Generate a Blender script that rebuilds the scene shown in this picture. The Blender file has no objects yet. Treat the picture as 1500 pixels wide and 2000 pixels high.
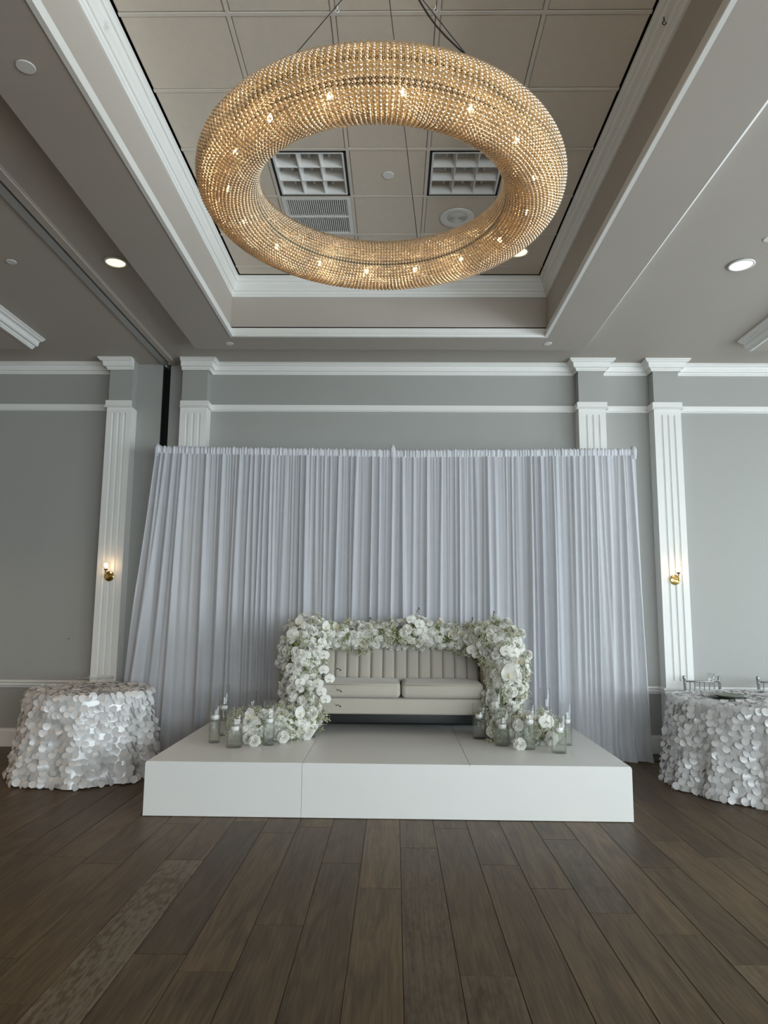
import bpy, math, random
import numpy as np
from mathutils import Vector, Matrix, Euler

random.seed(7)
PI = math.pi
scn = bpy.context.scene
col = scn.collection

# ------------------------------------------------------------------ camera
F_PX, PITCH, YAW, ROLL, EYE = 1379.6, 0.1358, -0.0167, 0.0084, 1.5472
cam_d = bpy.data.cameras.new('camera')
cam = bpy.data.objects.new('camera', cam_d)
col.objects.link(cam)
scn.camera = cam
cam_d.sensor_fit = 'VERTICAL'
cam_d.sensor_height = 36.0
cam_d.lens = F_PX / 2000.0 * 36.0
cam_d.clip_end = 200
_f = Vector((math.sin(YAW) * math.cos(PITCH), math.cos(YAW) * math.cos(PITCH), math.sin(PITCH)))
_r = Vector((math.cos(YAW), -math.sin(YAW), 0))
_u = _r.cross(_f)
_r2 = _r * math.cos(ROLL) + _u * math.sin(ROLL)
_u2 = _u * math.cos(ROLL) - _r * math.sin(ROLL)
_m = Matrix((_r2, _u2, -_f)).transposed().to_4x4()
_m.translation = Vector((0, 0, EYE))
cam.matrix_world = _m

# ------------------------------------------------------------------ sky, exposure
world = bpy.data.worlds.new('sky')
scn.world = world
world.use_nodes = True
wb = world.node_tree.nodes['Background']
wb.inputs['Color'].default_value = (0.83, 0.945, 1.0, 1)
wb.inputs['Strength'].default_value = 13.0
vs = scn.view_settings
vs.view_transform = 'Standard'
vs.look = 'None'
vs.gamma = 1.0
vs.use_curve_mapping = False
vs.exposure = 0.0
scn.cycles.use_denoising = True
scn.cycles.use_light_tree = True
scn.cycles.sample_clamp_indirect = 6.0
scn.cycles.sample_clamp_direct = 0.0
scn.cycles.max_bounces = 10
scn.cycles.diffuse_bounces = 5
scn.cycles.transparent_max_bounces = 16
scn.cycles.transmission_bounces = 8
scn.cycles.caustics_refractive = False
scn.cycles.caustics_reflective = False

# ------------------------------------------------------------------ sizes of the place
Z_TILE, Z_SOFF, Z_CEIL = 4.952, 4.314, 4.403
Y_WALL = 8.05                       # face of the end wall
TX0, TX1 = -1.72, 1.545             # tray opening
TY0, TY1 = -0.45, 6.960
BX0, BX1, BY1 = -2.175, 2.015, 7.31  # dropped surround of the tray
RX0, RX1, RY0 = -7.6, 8.2, -6.0     # room
GX0, GY0, T = -1.60, 3.651, 0.6096  # ceiling grid
PIL = [(-3.347, -3.06), (-2.496, -2.187), (2.085, 2.394), (2.941, 3.246)]
Y_PIL = 7.883
SLOT = (-2.772, -2.681)


def portal(name, loc, rot, sx, sy):
    d = bpy.data.lights.new(name, 'AREA')
    d.shape = 'RECTANGLE'
    d.size, d.size_y = sx, sy
    o = bpy.data.objects.new(name, d)
    o.location, o.rotation_euler = loc, rot
    col.objects.link(o)
    d.cycles.is_portal = True
    return o


# window openings: right wall (along Y) and front wall behind the camera (along X)
WIN_R = [(-4.6, -2.6), (-1.6, 0.4), (1.2, 3.2), (4.0, 6.0)]
WIN_F = [(0.4, 2.6), (3.2, 5.4), (5.8, 8.0)]
WZ0, WZ1 = 0.25, 3.3
for a, b in WIN_R:
    portal('daylight_side_window', (RX1 + .02, (a + b) / 2, (WZ0 + WZ1) / 2), (0, PI / 2, 0), WZ1 - WZ0, b - a)
for a, b in WIN_F:
    portal('daylight_end_window', ((a + b) / 2, RY0 - .02, (WZ0 + WZ1) / 2), (PI / 2, 0, 0), b - a, WZ1 - WZ0)


# ------------------------------------------------------------------ materials
def new_mat(name):
    m = bpy.data.materials.new(name)
    m.use_nodes = True
    nt = m.node_tree
    return m, nt, nt.nodes, nt.links


def pmat(name, color, rough=.5, metal=0., noise=0., nscale=8., bump=0., bscale=60., sheen=0., trans=0., emit=None, estr=0., spec=.5, coat=0.):
    m, nt, N, L = new_mat(name)
    b = N['Principled BSDF']
    b.inputs['Roughness'].default_value = rough
    b.inputs['Metallic'].default_value = metal
    b.inputs['Specular IOR Level'].default_value = spec
    b.inputs['Coat Weight'].default_value = coat
    c = (*color, 1)
    b.inputs['Base Color'].default_value = c
    tc = N.new('ShaderNodeTexCoord')
    if noise > 0:
        nz = N.new('ShaderNodeTexNoise')
        nz.inputs['Scale'].default_value = nscale
        nz.inputs['Detail'].default_value = 4
        L.new(tc.outputs['Object'], nz.inputs['Vector'])
        mx = N.new('ShaderNodeMix')
        mx.data_type = 'RGBA'
        mx.inputs['A'].default_value = tuple(x * (1 - noise) for x in color) + (1,)
        mx.inputs['B'].default_value = tuple(min(1, x * (1 + noise)) for x in color) + (1,)
        L.new(nz.outputs['Fac'], mx.inputs['Factor'])
        L.new(mx.outputs['Result'], b.inputs['Base Color'])
    if bump > 0:
        nb = N.new('ShaderNodeTexNoise')
        nb.inputs['Scale'].default_value = bscale
        nb.inputs['Detail'].default_value = 3
        L.new(tc.outputs['Object'], nb.inputs['Vector'])
        bp = N.new('ShaderNodeBump')
        bp.inputs['Strength'].default_value = bump
        bp.inputs['Distance'].default_value = .01
        L.new(nb.outputs['Fac'], bp.inputs['Height'])
        L.new(bp.outputs['Normal'], b.inputs['Normal'])
    if sheen:
        b.inputs['Sheen Weight'].default_value = sheen
        b.inputs['Sheen Roughness'].default_value = .4
    if trans:
        b.inputs['Transmission Weight'].default_value = trans
    if emit:
        b.inputs['Emission Color'].default_value = (*emit, 1)
        b.inputs['Emission Strength'].default_value = estr
    return m


def cloth_mat(name, color, transl=.3, transp=0., rough=.6, gloss=0.):
    m, nt, N, L = new_mat(name)
    N.remove(N['Principled BSDF'])
    out = N['Material Output']
    tc = N.new('ShaderNodeTexCoord')
    nz = N.new('ShaderNodeTexNoise')
    nz.inputs['Scale'].default_value = 9
    L.new(tc.outputs['Object'], nz.inputs['Vector'])
    mx = N.new('ShaderNodeMix')
    mx.data_type = 'RGBA'
    mx.inputs['A'].default_value = tuple(x * .93 for x in color) + (1,)
    mx.inputs['B'].default_value = (*color, 1)
    L.new(nz.outputs['Fac'], mx.inputs['Factor'])
    d = N.new('ShaderNodeBsdfDiffuse')
    t = N.new('ShaderNodeBsdfTranslucent')
    L.new(mx.outputs['Result'], d.inputs['Color'])
    L.new(mx.outputs['Result'], t.inputs['Color'])
    a = N.new('ShaderNodeMixShader')
    a.inputs[0].default_value = transl
    L.new(d.outputs[0], a.inputs[1])
    L.new(t.outputs[0], a.inputs[2])
    last = a
    if gloss:
        g = N.new('ShaderNodeBsdfGlossy')
        g.inputs['Roughness'].default_value = rough
        b = N.new('ShaderNodeMixShader')
        b.inputs[0].default_value = gloss
        L.new(last.outputs[0], b.inputs[1])
        L.new(g.outputs[0], b.inputs[2])
        last = b
    if transp:
        p = N.new('ShaderNodeBsdfTransparent')
        b = N.new('ShaderNodeMixShader')
        b.inputs[0].default_value = transp
        L.new(last.outputs[0], b.inputs[1])
        L.new(p.outputs[0], b.inputs[2])
        last = b
    L.new(last.outputs[0], out.inputs['Surface'])
    return m


def glass_mat(name, tint=(.992, .996, .994), ior=1.45):
    """thin clear glass: Fresnel reflection over plain transmission"""
    m, nt, N, L = new_mat(name)
    N.remove(N['Principled BSDF'])
    out = N['Material Output']
    lw = N.new('ShaderNodeLayerWeight')
    lw.inputs['Blend'].default_value = .5
    pw = N.new('ShaderNodeMath'); pw.operation = 'POWER'; pw.inputs[1].default_value = 4.0
    fr = N.new('ShaderNodeMath'); fr.operation = 'MULTIPLY_ADD'; fr.inputs[1].default_value = .75; fr.inputs[2].default_value = .045
    L.new(lw.outputs['Facing'], pw.inputs[0]); L.new(pw.outputs[0], fr.inputs[0])
    t = N.new('ShaderNodeBsdfTransparent')
    t.inputs['Color'].default_value = (*tint, 1)
    g = N.new('ShaderNodeBsdfGlossy')
    g.inputs['Roughness'].default_value = .02
    a = N.new('ShaderNodeMixShader')
    L.new(fr.outputs[0], a.inputs[0])
    L.new(t.outputs[0], a.inputs[1])
    L.new(g.outputs[0], a.inputs[2])
    L.new(a.outputs[0], out.inputs['Surface'])
    return m


def water_mat(name):
    m, nt, N, L = new_mat(name)
    N.remove(N['Principled BSDF'])
    out = N['Material Output']
    r = N.new('ShaderNodeBsdfRefraction'); r.inputs['IOR'].default_value = 1.33; r.inputs['Color'].default_value = (.98, .995, .975, 1); r.inputs['Roughness'].default_value = 0
    t = N.new('ShaderNodeBsdfTransparent'); t.inputs['Color'].default_value = (.97, .985, .96, 1)
    g = N.new('ShaderNodeBsdfGlossy'); g.inputs['Roughness'].default_value = .02
    a = N.new('ShaderNodeMixShader'); a.inputs[0].default_value = .80
    L.new(r.outputs[0], a.inputs[1]); L.new(t.outputs[0], a.inputs[2])
    b = N.new('ShaderNodeMixShader'); b.inputs[0].default_value = .05
    L.new(a.outputs[0], b.inputs[1]); L.new(g.outputs[0], b.inputs[2])
    L.new(b.outputs[0], out.inputs['Surface'])
    return m


def bead_mat(name):
    """champagne crystal: passes light through softly and glints"""
    m, nt, N, L = new_mat(name)
    N.remove(N['Principled BSDF'])
    out = N['Material Output']
    tc = N.new('ShaderNodeTexCoord')
    nz = N.new('ShaderNodeTexNoise')
    nz.inputs['Scale'].default_value = 70
    L.new(tc.outputs['Object'], nz.inputs['Vector'])
    mx = N.new('ShaderNodeMix')
    mx.data_type = 'RGBA'
    mx.inputs['A'].default_value = (.52, .38, .23, 1)
    mx.inputs['B'].default_value = (.86, .72, .50, 1)
    L.new(nz.outputs['Fac'], mx.inputs['Factor'])
    t = N.new('ShaderNodeBsdfTranslucent')
    d = N.new('ShaderNodeBsdfDiffuse')
    L.new(mx.outputs['Result'], t.inputs['Color'])
    L.new(mx.outputs['Result'], d.inputs['Color'])
    g = N.new('ShaderNodeBsdfGlossy')
    g.inputs['Color'].default_value = (1, .90, .74, 1)
    g.inputs['Roughness'].default_value = .12
    p = N.new('ShaderNodeBsdfTransparent')
    p.inputs['Color'].default_value = (1, .86, .66, 1)
    a = N.new('ShaderNodeMixShader'); a.inputs[0].default_value = .35
    L.new(t.outputs[0], a.inputs[1]); L.new(d.outputs[0], a.inputs[2])
    b = N.new('ShaderNodeMixShader'); b.inputs[0].default_value = .45
    L.new(a.outputs[0], b.inputs[1]); L.new(g.outputs[0], b.inputs[2])
    c = N.new('ShaderNodeMixShader'); c.inputs[0].default_value = .06
    L.new(b.outputs[0], c.inputs[1]); L.new(p.outputs[0], c.inputs[2])
    L.new(c.outputs[0], out.inputs['Surface'])
    return m


def wood_mat(name):
    m, nt, N, L = new_mat(name)
    b = N['Principled BSDF']
    b.inputs['Roughness'].default_value = .45
    b.inputs['Specular IOR Level'].default_value = .28
    tc = N.new('ShaderNodeTexCoord')
    at = N.new('ShaderNodeAttribute'); at.attribute_type = 'OBJECT'; at.attribute_name = 'tone'
    aw = N.new('ShaderNodeAttribute'); aw.attribute_type = 'OBJECT'; aw.attribute_name = 'wear'
    off = N.new('ShaderNodeVectorMath'); off.operation = 'MULTIPLY_ADD'
    oi = N.new('ShaderNodeObjectInfo')
    cmb = N.new('ShaderNodeCombineXYZ')
    mul = N.new('ShaderNodeMath'); mul.operation = 'MULTIPLY'; mul.inputs[1].default_value = 40
    L.new(oi.outputs['Random'], mul.inputs[0])
    L.new(mul.outputs[0], cmb.inputs['X']); L.new(mul.outputs[0], cmb.inputs['Y'])
    L.new(tc.outputs['Object'], off.inputs[0])
    off.inputs[1].default_value = (1, 1, 1)
    L.new(cmb.outputs[0], off.inputs[2])
    mp = N.new('ShaderNodeMapping'); mp.inputs['Scale'].default_value = (7, .9, 1)
    L.new(off.outputs[0], mp.inputs['Vector'])
    n1 = N.new('ShaderNodeTexNoise'); n1.inputs['Scale'].default_value = 1.6; n1.inputs['Detail'].default_value = 6; n1.inputs['Distortion'].default_value = 1.6
    L.new(mp.outputs[0], n1.inputs['Vector'])
    mp2 = N.new('ShaderNodeMapping'); mp2.inputs['Scale'].default_value = (90, 3, 1)
    L.new(off.outputs[0], mp2.inputs['Vector'])
    n2 = N.new('ShaderNodeTexNoise'); n2.inputs['Scale'].default_value = 1.5; n2.inputs['Detail'].default_value = 4
    L.new(mp2.outputs[0], n2.inputs['Vector'])
    r1 = N.new('ShaderNodeValToRGB')
    r1.color_ramp.elements[0].position = .30; r1.color_ramp.elements[0].color = (.062, .038, .016, 1)
    r1.color_ramp.elements[1].position = .70; r1.color_ramp.elements[1].color = (.126, .083, .041, 1)
    L.new(n1.outputs['Fac'], r1.inputs['Fac'])
    m2 = N.new('ShaderNodeMix'); m2.data_type = 'RGBA'; m2.blend_type = 'MULTIPLY'
    m2.inputs['Factor'].default_value = .34
    r2 = N.new('ShaderNodeValToRGB')
    r2.color_ramp.elements[0].position = .35; r2.color_ramp.elements[0].color = (.45, .42, .40, 1)
    r2.color_ramp.elements[1].position = .60; r2.color_ramp.elements[1].color = (1.1, 1.1, 1.1, 1)
    L.new(n2.outputs['Fac'], r2.inputs['Fac'])
    L.new(r1.outputs['Color'], m2.inputs['A']); L.new(r2.outputs['Color'], m2.inputs['B'])
    # growth rings
    mpw = N.new('ShaderNodeMapping'); mpw.inputs['Scale'].default_value = (1.0, .07, 1)
    L.new(off.outputs[0], mpw.inputs['Vector'])
    wv = N.new('ShaderNodeTexWave'); wv.wave_type = 'BANDS'; wv.bands_direction = 'X'
    wv.inputs['Scale'].default_value = 11; wv.inputs['Distortion'].default_value = 13; wv.inputs['Detail'].default_value = 3; wv.inputs['Detail Scale'].default_value = 1.2
    L.new(mpw.outputs[0], wv.inputs['Vector'])
    rw = N.new('ShaderNodeValToRGB')
    rw.color_ramp.elements[0].position = .0; rw.color_ramp.elements[0].color = (.62, .60, .58, 1)
    rw.color_ramp.elements[1].position = .45; rw.color_ramp.elements[1].color = (1, 1, 1, 1)
    L.new(wv.outputs['Fac'], rw.inputs['Fac'])
    mg = N.new('ShaderNodeMix'); mg.data_type = 'RGBA'; mg.blend_type = 'MULTIPLY'; mg.inputs['Factor'].default_value = .5
    L.new(m2.outputs['Result'], mg.inputs['A']); L.new(rw.outputs['Color'], mg.inputs['B'])
    # limed, worn finish on a few boards
    n3 = N.new('ShaderNodeTexNoise'); n3.inputs['Scale'].default_value = 9; n3.inputs['Detail'].default_value = 5
    mp3 = N.new('ShaderNodeMapping'); mp3.inputs['Scale'].default_value = (6.0, 1.5, 1)
    L.new(off.outputs[0], mp3.inputs['Vector']); L.new(mp3.outputs[0], n3.inputs['Vector'])
    r3 = N.new('ShaderNodeValToRGB')
    r3.color_ramp.elements[0].position = .46; r3.color_ramp.elements[0].color = (0, 0, 0, 1)
    r3.color_ramp.elements[1].position = .58; r3.color_ramp.elements[1].color = (1, 1, 1, 1)
    n4 = N.new('ShaderNodeTexNoise'); n4.inputs['Scale'].default_value = 3.2; n4.inputs['Detail'].default_value = 2
    L.new(off.outputs[0], n4.inputs['Vector'])
    ad = N.new('ShaderNodeMath'); ad.operation = 'MULTIPLY_ADD'; ad.inputs[1].default_value = .55; ad.inputs[2].default_value = -.24
    L.new(n4.outputs['Fac'], ad.inputs[0])
    sm = N.new('ShaderNodeMath'); sm.operation = 'ADD'
    L.new(n3.outputs['Fac'], sm.inputs[0]); L.new(ad.outputs[0], sm.inputs[1])
    L.new(sm.outputs[0], r3.inputs['Fac'])
    mw = N.new('ShaderNodeMath'); mw.operation = 'MULTIPLY'
    mwv = N.new('ShaderNodeMath'); mwv.operation = 'MULTIPLY'
    L.new(r3.outputs['Color'], mwv.inputs[0]); L.new(rw.outputs['Color'], mwv.inputs[1])
    L.new(mwv.outputs[0], mw.inputs[0]); L.new(aw.outputs['Fac'], mw.inputs[1])
    m3 = N.new('ShaderNodeMix'); m3.data_type = 'RGBA'
    m3.inputs['B'].default_value = (.170, .138, .098, 1)
    L.new(mw.outputs[0], m3.inputs['Factor']); L.new(mg.outputs['Result'], m3.inputs['A'])
    hs = N.new('ShaderNodeHueSaturation')
    L.new(at.outputs['Fac'], hs.inputs['Value']); L.new(m3.outputs['Result'], hs.inputs['Color'])
    L.new(hs.outputs['Color'], b.inputs['Base Color'])
    bp = N.new('ShaderNodeBump'); bp.inputs['Strength'].default_value = .12; bp.inputs['Distance'].default_value = .004
    L.new(n2.outputs['Fac'], bp.inputs['Height']); L.new(bp.outputs['Normal'], b.inputs['Normal'])
    return m


M = {}
M['wall'] = pmat('grey_wall_paint', (.360, .360, .340), .55, noise=.03, nscale=3, bump=.04, bscale=120)
M['ceil'] = pmat('grey_ceiling_paint', (.445, .40, .355), .6, noise=.04, nscale=2)
M['tan'] = pmat('tan_bounce_paint', (.38, .29, .21), .6)  # tan picked for an unseen wall so it bounces warm light
M['trim'] = pmat('white_trim_paint', (.80, .795, .77), .4, noise=.02, nscale=5)
M['tile'] = pmat('ceiling_tile', (.63, .555, .47), .8, noise=.05, nscale=12, bump=.25, bscale=90)
M['grid'] = pmat('ceiling_grid_metal', (.63, .57, .50), .45)
M['black'] = pmat('black_void', (.008, .008, .008), .8)
M['dark'] = pmat('dark_metal', (.04, .04, .04), .45, metal=.6)
M['steel'] = pmat('grey_track_metal', (.42, .42, .41), .45, metal=.3)
M['wood'] = wood_mat('grey_brown_oak')
M['stage'] = pmat('white_vinyl', (.80, .79, .765), .3, noise=.02, nscale=3, bump=.03, bscale=8)
M['velvet'] = pmat('cream_velvet', (.455, .415, .36), .75, noise=.05, nscale=5, sheen=.35)
M['chan'] = M['velvet']
M['drape'] = cloth_mat('sheer_white_voile', (.79, .80, .845), .28, .20)
M['drapeband'] = cloth_mat('gathered_white_voile', (.82, .83, .87), .22, .04)
M['petal'] = cloth_mat('white_satin_petal', (.86, .85, .85), .22, 0, .35, .10)
M['cloth'] = cloth_mat('white_satin', (.84, .83, .82), .12, 0, .3, .12)
M['fwhite'] = cloth_mat('white_flower_petal', (.93, .92, .87), .25)
M['fcream'] = cloth_mat('cream_flower_petal', (.84, .81, .68), .25)
M['fyellow'] = pmat('pale_yellow_flower', (.75, .66, .28), .6)
M['stem'] = pmat('green_stem', (.28, .32, .12), .6)
M['leaf'] = cloth_mat('olive_leaf', (.22, .25, .11), .2)
M['moss'] = pmat('moss_core', (.24, .24, .15), .9, noise=.4, nscale=40, bump=.6, bscale=60)
M['bud'] = pmat('dark_bud', (.05, .055, .03), .6)
M['glass'] = glass_mat('clear_glass')
M['water'] = water_mat('water')
M['wax'] = pmat('white_wax', (.86, .84, .82), .45)
M['brass'] = pmat('polished_brass', (.62, .45, .17), .16, metal=1)
M['silver'] = pmat('silver_chair_paint', (.40, .41, .42), .28, metal=.75)
M['sage'] = pmat('sage_glaze', (.21, .23, .18), .3)
M['bulb'] = pmat('bulb_glow', (1, .85, .6), .3, emit=(1, .74, .42), estr=540)
M['sbulb'] = pmat('sconce_bulb_glow', (1, .85, .6), .3, emit=(1, .66, .36), estr=40)
M['lampy'] = pmat('warm_lamp_lens', (1, .95, .7), .4, emit=(1, .90, .52), estr=1.6)
M['lampw'] = pmat('white_lamp_lens', (1, 1, 1), .4, emit=(1, .98, .95), estr=1.8)
M['bead'] = bead_mat('champagne_crystal')
M['seed'] = pmat('gold_seed_bead', (.60, .44, .24), .25, metal=.7)
M['white'] = pmat('white_enamel', (.72, .71, .69), .4)


# ------------------------------------------------------------------ mesh helpers
class MB:
    def __init__(self):
        self.v, self.f, self.mi = [], [], []

    def face(self, idx, mi=0):
        self.f.append(tuple(idx)); self.mi.append(mi)

    def box(self, x0, x1, y0, y1, z0, z1, mi=0):
        b = len(self.v)
        self.v += [(x, y, z) for z in (z0, z1) for y in (y0, y1) for x in (x0, x1)]
        for q in ((0, 2, 3, 1), (4, 5, 7, 6), (0, 1, 5, 4), (2, 6, 7, 3), (0, 4, 6, 2), (1, 3, 7, 5)):
            self.face([b + i for i in q], mi)
        return self

    def grid(self, rows, mi=0, closed=False):
        """rows: list of equally long lists of points"""
        b = len(self.v)
        n = len(rows[0])
        for r in rows:
            self.v += [tuple(p) for p in r]
        for i in range(len(rows) - 1):
            for j in range(n if closed else n - 1):
                k = (j + 1) % n
                self.face([b + i * n + j, b + i * n + k, b + (i + 1) * n + k, b + (i + 1) * n + j], mi)
        return self

    def lathe(self, prof, n=20, c=(0, 0, 0), mi=0, cap=False):
        rows = [[(c[0] + r * math.cos(2 * PI * j / n), c[1] + r * math.sin(2 * PI * j / n), c[2] + z) for j in range(n)] for r, z in prof]
        b = len(self.v)
        self.grid(rows, mi, True)
        if cap:
            self.face([b + j for j in range(n)][::-1], mi)
            self.face([b + (len(prof) - 1) * n + j for j in range(n)], mi)
        return self

    def tube(self, pts, r, n=8, mi=0, cap=True):
        pts = [Vector(p) for p in pts]
        rr = r if isinstance(r, (list, tuple)) else [r] * len(pts)
        rows = []
        up = None
        for i, p in enumerate(pts):
            t = (pts[min(i + 1, len(pts) - 1)] - pts[max(i - 1, 0)]).normalized()
            if up is None:
                up = Vector((0, 0, 1)) if abs(t.z) < .9 else Vector((1, 0, 0))
            s = t.cross(up).normalized()
            up = s.cross(t).normalized()
            rows.append([p + (s * math.cos(2 * PI * j / n) + up * math.sin(2 * PI * j / n)) * rr[i] for j in range(n)])
        b = len(self.v)
        self.grid(rows, mi, True)
        if cap:
            self.face([b + j for j in range(n)][::-1], mi)
            self.face([b + (len(rows) - 1) * n + j for j in range(n)], mi)
        return self

    def ico(self, c, r, sub=1, sc=(1, 1, 1), mi=0):
        vs_, fs_ = ICO[sub]
        b = len(self.v)
        self.v += [(c[0] + r * x * sc[0], c[1] + r * y * sc[1], c[2] + r * z * sc[2]) for x, y, z in vs_]
        for q in fs_:
            self.face([b + i for i in q], mi)
        return self

    def add(self, other, mat4, mi_off=0):
        b = len(self.v)
        self.v += [tuple(mat4 @ Vector(p)) for p in other.v]
        for q, m in zip(other.f, other.mi):
            self.face([b + i for i in q], m + mi_off)
        return self

    def mesh(self, name, mats, smooth=False):
        me = bpy.data.meshes.new(name)
        me.from_pydata(self.v, [], self.f)
        for m in (mats if isinstance(mats, (list, tuple)) else [mats]):
            me.materials.append(m)
        if any(self.mi):
            me.polygons.foreach_set('material_index', self.mi)
        if smooth:
            me.polygons.foreach_set('use_smooth', [True] * len(me.polygons))
        me.update()
        return me

    def build(self, name, mats, parent=None, smooth=False, loc=None, rot=None):
        return put(name, self.mesh(name, mats, smooth), parent, loc, rot)


def make_ico(sub):
    t = (1 + 5 ** .5) / 2
    v = [Vector(p).normalized() for p in [(-1, t, 0), (1, t, 0), (-1, -t, 0), (1, -t, 0), (0, -1, t), (0, 1, t), (0, -1, -t), (0, 1, -t), (t, 0, -1), (t, 0, 1), (-t, 0, -1), (-t, 0, 1)]]
    f = [(0, 11, 5), (0, 5, 1), (0, 1, 7), (0, 7, 10), (0, 10, 11), (1, 5, 9), (5, 11, 4), (11, 10, 2), (10, 7, 6), (7, 1, 8), (3, 9, 4), (3, 4, 2), (3, 2, 6), (3, 6, 8), (3, 8, 9), (4, 9, 5), (2, 4, 11), (6, 2, 10), (8, 6, 7), (9, 8, 1)]
    for _ in range(sub):
        mid, g = {}, []
        def m(a, b):
            k = (min(a, b), max(a, b))
            if k not in mid:
                v.append(((v[a] + v[b]) / 2).normalized()); mid[k] = len(v) - 1
            return mid[k]
        for a, b, c in f:
            ab, bc, ca = m(a, b), m(b, c), m(c, a)
            g += [(a, ab, ca), (b, bc, ab), (c, ca, bc), (ab, bc, ca)]
        f = g
    return [tuple(p) for p in v], f


ICO = [make_ico(0), make_ico(1), make_ico(2)]


def put(name, me, parent=None, loc=None, rot=None):
    o = bpy.data.objects.new(name, me)
    col.objects.link(o)
    if parent is not None:
        o.parent = parent
    if loc is not None:
        o.location = loc
    if rot is not None:
        o.rotation_euler = rot
    return o


def tag(o, label, cat, group=None, kind=None):
    o['label'] = label
    o['category'] = cat
    if group:
        o['group'] = group
    if kind:
        o['kind'] = kind
    return o


def thing(name, label, cat, loc=(0, 0, 0), rotz=0, group=None, kind=None):
    o = bpy.data.objects.new(name, None)
    o.empty_display_size = .05
    col.objects.link(o)
    o.location = loc
    o.rotation_euler = (0, 0, rotz)
    return tag(o, label, cat, group, kind)


def sweep(path, prof, caps=True):
    """mitred moulding: path in XY, profile as (out, z); out is to the right of travel"""
    P = [Vector((p[0], p[1])) for p in path]
    rows = []
    for i, p in enumerate(P):
        d1 = (P[i] - P[i - 1]).normalized() if i > 0 else None
        d2 = (P[i + 1] - P[i]).normalized() if i < len(P) - 1 else None
        d1 = d1 or d2
        d2 = d2 or d1
        n1, n2 = Vector((d1.y, -d1.x)), Vector((d2.y, -d2.x))
        n = (n1 + n2) / (1 + n1.dot(n2))
        rows.append([(p.x + n.x * o, p.y + n.y * o, z) for o, z in prof])
    mb = MB()
    b = 0
    mb.grid(rows)
    if caps:
        k = len(prof)
        mb.face(list(range(k)))
        mb.face([(len(rows) - 1) * k + i for i in range(k)][::-1])
    return mb


def crown_prof(h, w, z_top, d=0.):
    """ogee crown, closed at the back; d shifts it out"""
    pts = [(0, 1.0), (.98, 1.0), (1.0, .985), (1.0, .88), (.93, .86), (.86, .80)]
    for i in range(9):
        t = i / 8
        x = .80 - .52 * t - .07 * math.sin(2 * PI * t)
        y = .72 - .46 * t + .085 * math.sin(2 * PI * t)
        pts.append((x, y))
    pts += [(.24, .20), (.24, .13), (.15, .11), (.15, 0), (0, 0)]
    return [(d + x * w, z_top - h + y * h) for x, y in pts]


# ------------------------------------------------------------------ floor
floor = MB().box(RX0, RX1, RY0, Y_WALL + .3, -.08, -.004).build('floor', M['wood'])
tag(floor, 'wide-plank grey-brown oak floor of the ballroom', 'floor', kind='structure')
floor['tone'] = .8
floor['wear'] = 0.
PW, PX = .2422, .0428
JOINTS = {-4: [5.14], -8: [4.51, 3.34], -6: [4.59], -2: [4.57], -3: [3.71], -5: [3.40], -1: [4.19], -7: [5.32, 2.98], 0: [4.87],
          2: [4.58], 3: [4.22], 1: [3.26], 4: [5.08, 3.91], 6: [4.57, 3.39], 5: [3.68], 8: [4.77]}
TONES = [(-1, 4.6, 1.4), (2, 5.0, 1.05), (3, 4.8, 1.1), (4, 4.4, .85), (5, 4.4, 1.3), (-5, 3.9, .75), (7, 4.4, 1.3), (6, 3.0, 1.3), (4, 3.2, 1.1), (8, 4.2, 1.25)]
rp = random.Random(21)
for k in range(-21, 20):
    js = sorted(JOINTS.get(k, []))
    if not js:
        js = [rp.uniform(2.6, 4.6)]
    while js[-1] < Y_WALL:
        js.append(js[-1] + rp.uniform(1.35, 2.2))
    while js[0] > 1.2:
        js.insert(0, js[0] - rp.uniform(1.5, 2.2))
    x0, x1 = PX + k * PW, PX + (k + 1) * PW
    ends = [max(.4, js[0])] + js[1:-1] + [Y_WALL - .01]
    for i, (a, b) in enumerate(zip(ends[:-1], ends[1:])):
        if b - a < .05:
            continue
        g, hw, hl = .0012, PW / 2, (b - a) / 2
        bev = .002
        mb = MB()
        mb.v = [(-hw + g, -hl + g, -.003), (hw - g, -hl + g, -.003), (hw - g, hl - g, -.003), (-hw + g, hl - g, -.003),
                (-hw + g + bev, -hl + g + bev, 0), (hw - g - bev, -hl + g + bev, 0), (hw - g - bev, hl - g - bev, 0), (-hw + g + bev, hl - g - bev, 0)]
        for q in ((4, 5, 6, 7), (0, 1, 5, 4), (1, 2, 6, 5), (2, 3, 7, 6), (3, 0, 4, 7)):
            mb.face(q)
        o = mb.build('floor_plank', M['wood'], floor, loc=((x0 + x1) / 2, (a + b) / 2, 0))
        o['tone'] = next((t_ for k_, y_, t_ in TONES if k_ == k and a < y_ < b), rp.uniform(.85, 1.15))
        o['wear'] = 0.
        if k == -6 and a < 4.2 and b < 4.7:
            o['wear'] = .75
        elif rp.random() < .10:
            o['wear'] = .25

# ------------------------------------------------------------------ ceiling
mb = MB()
ZT = Z_CEIL + .9
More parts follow.
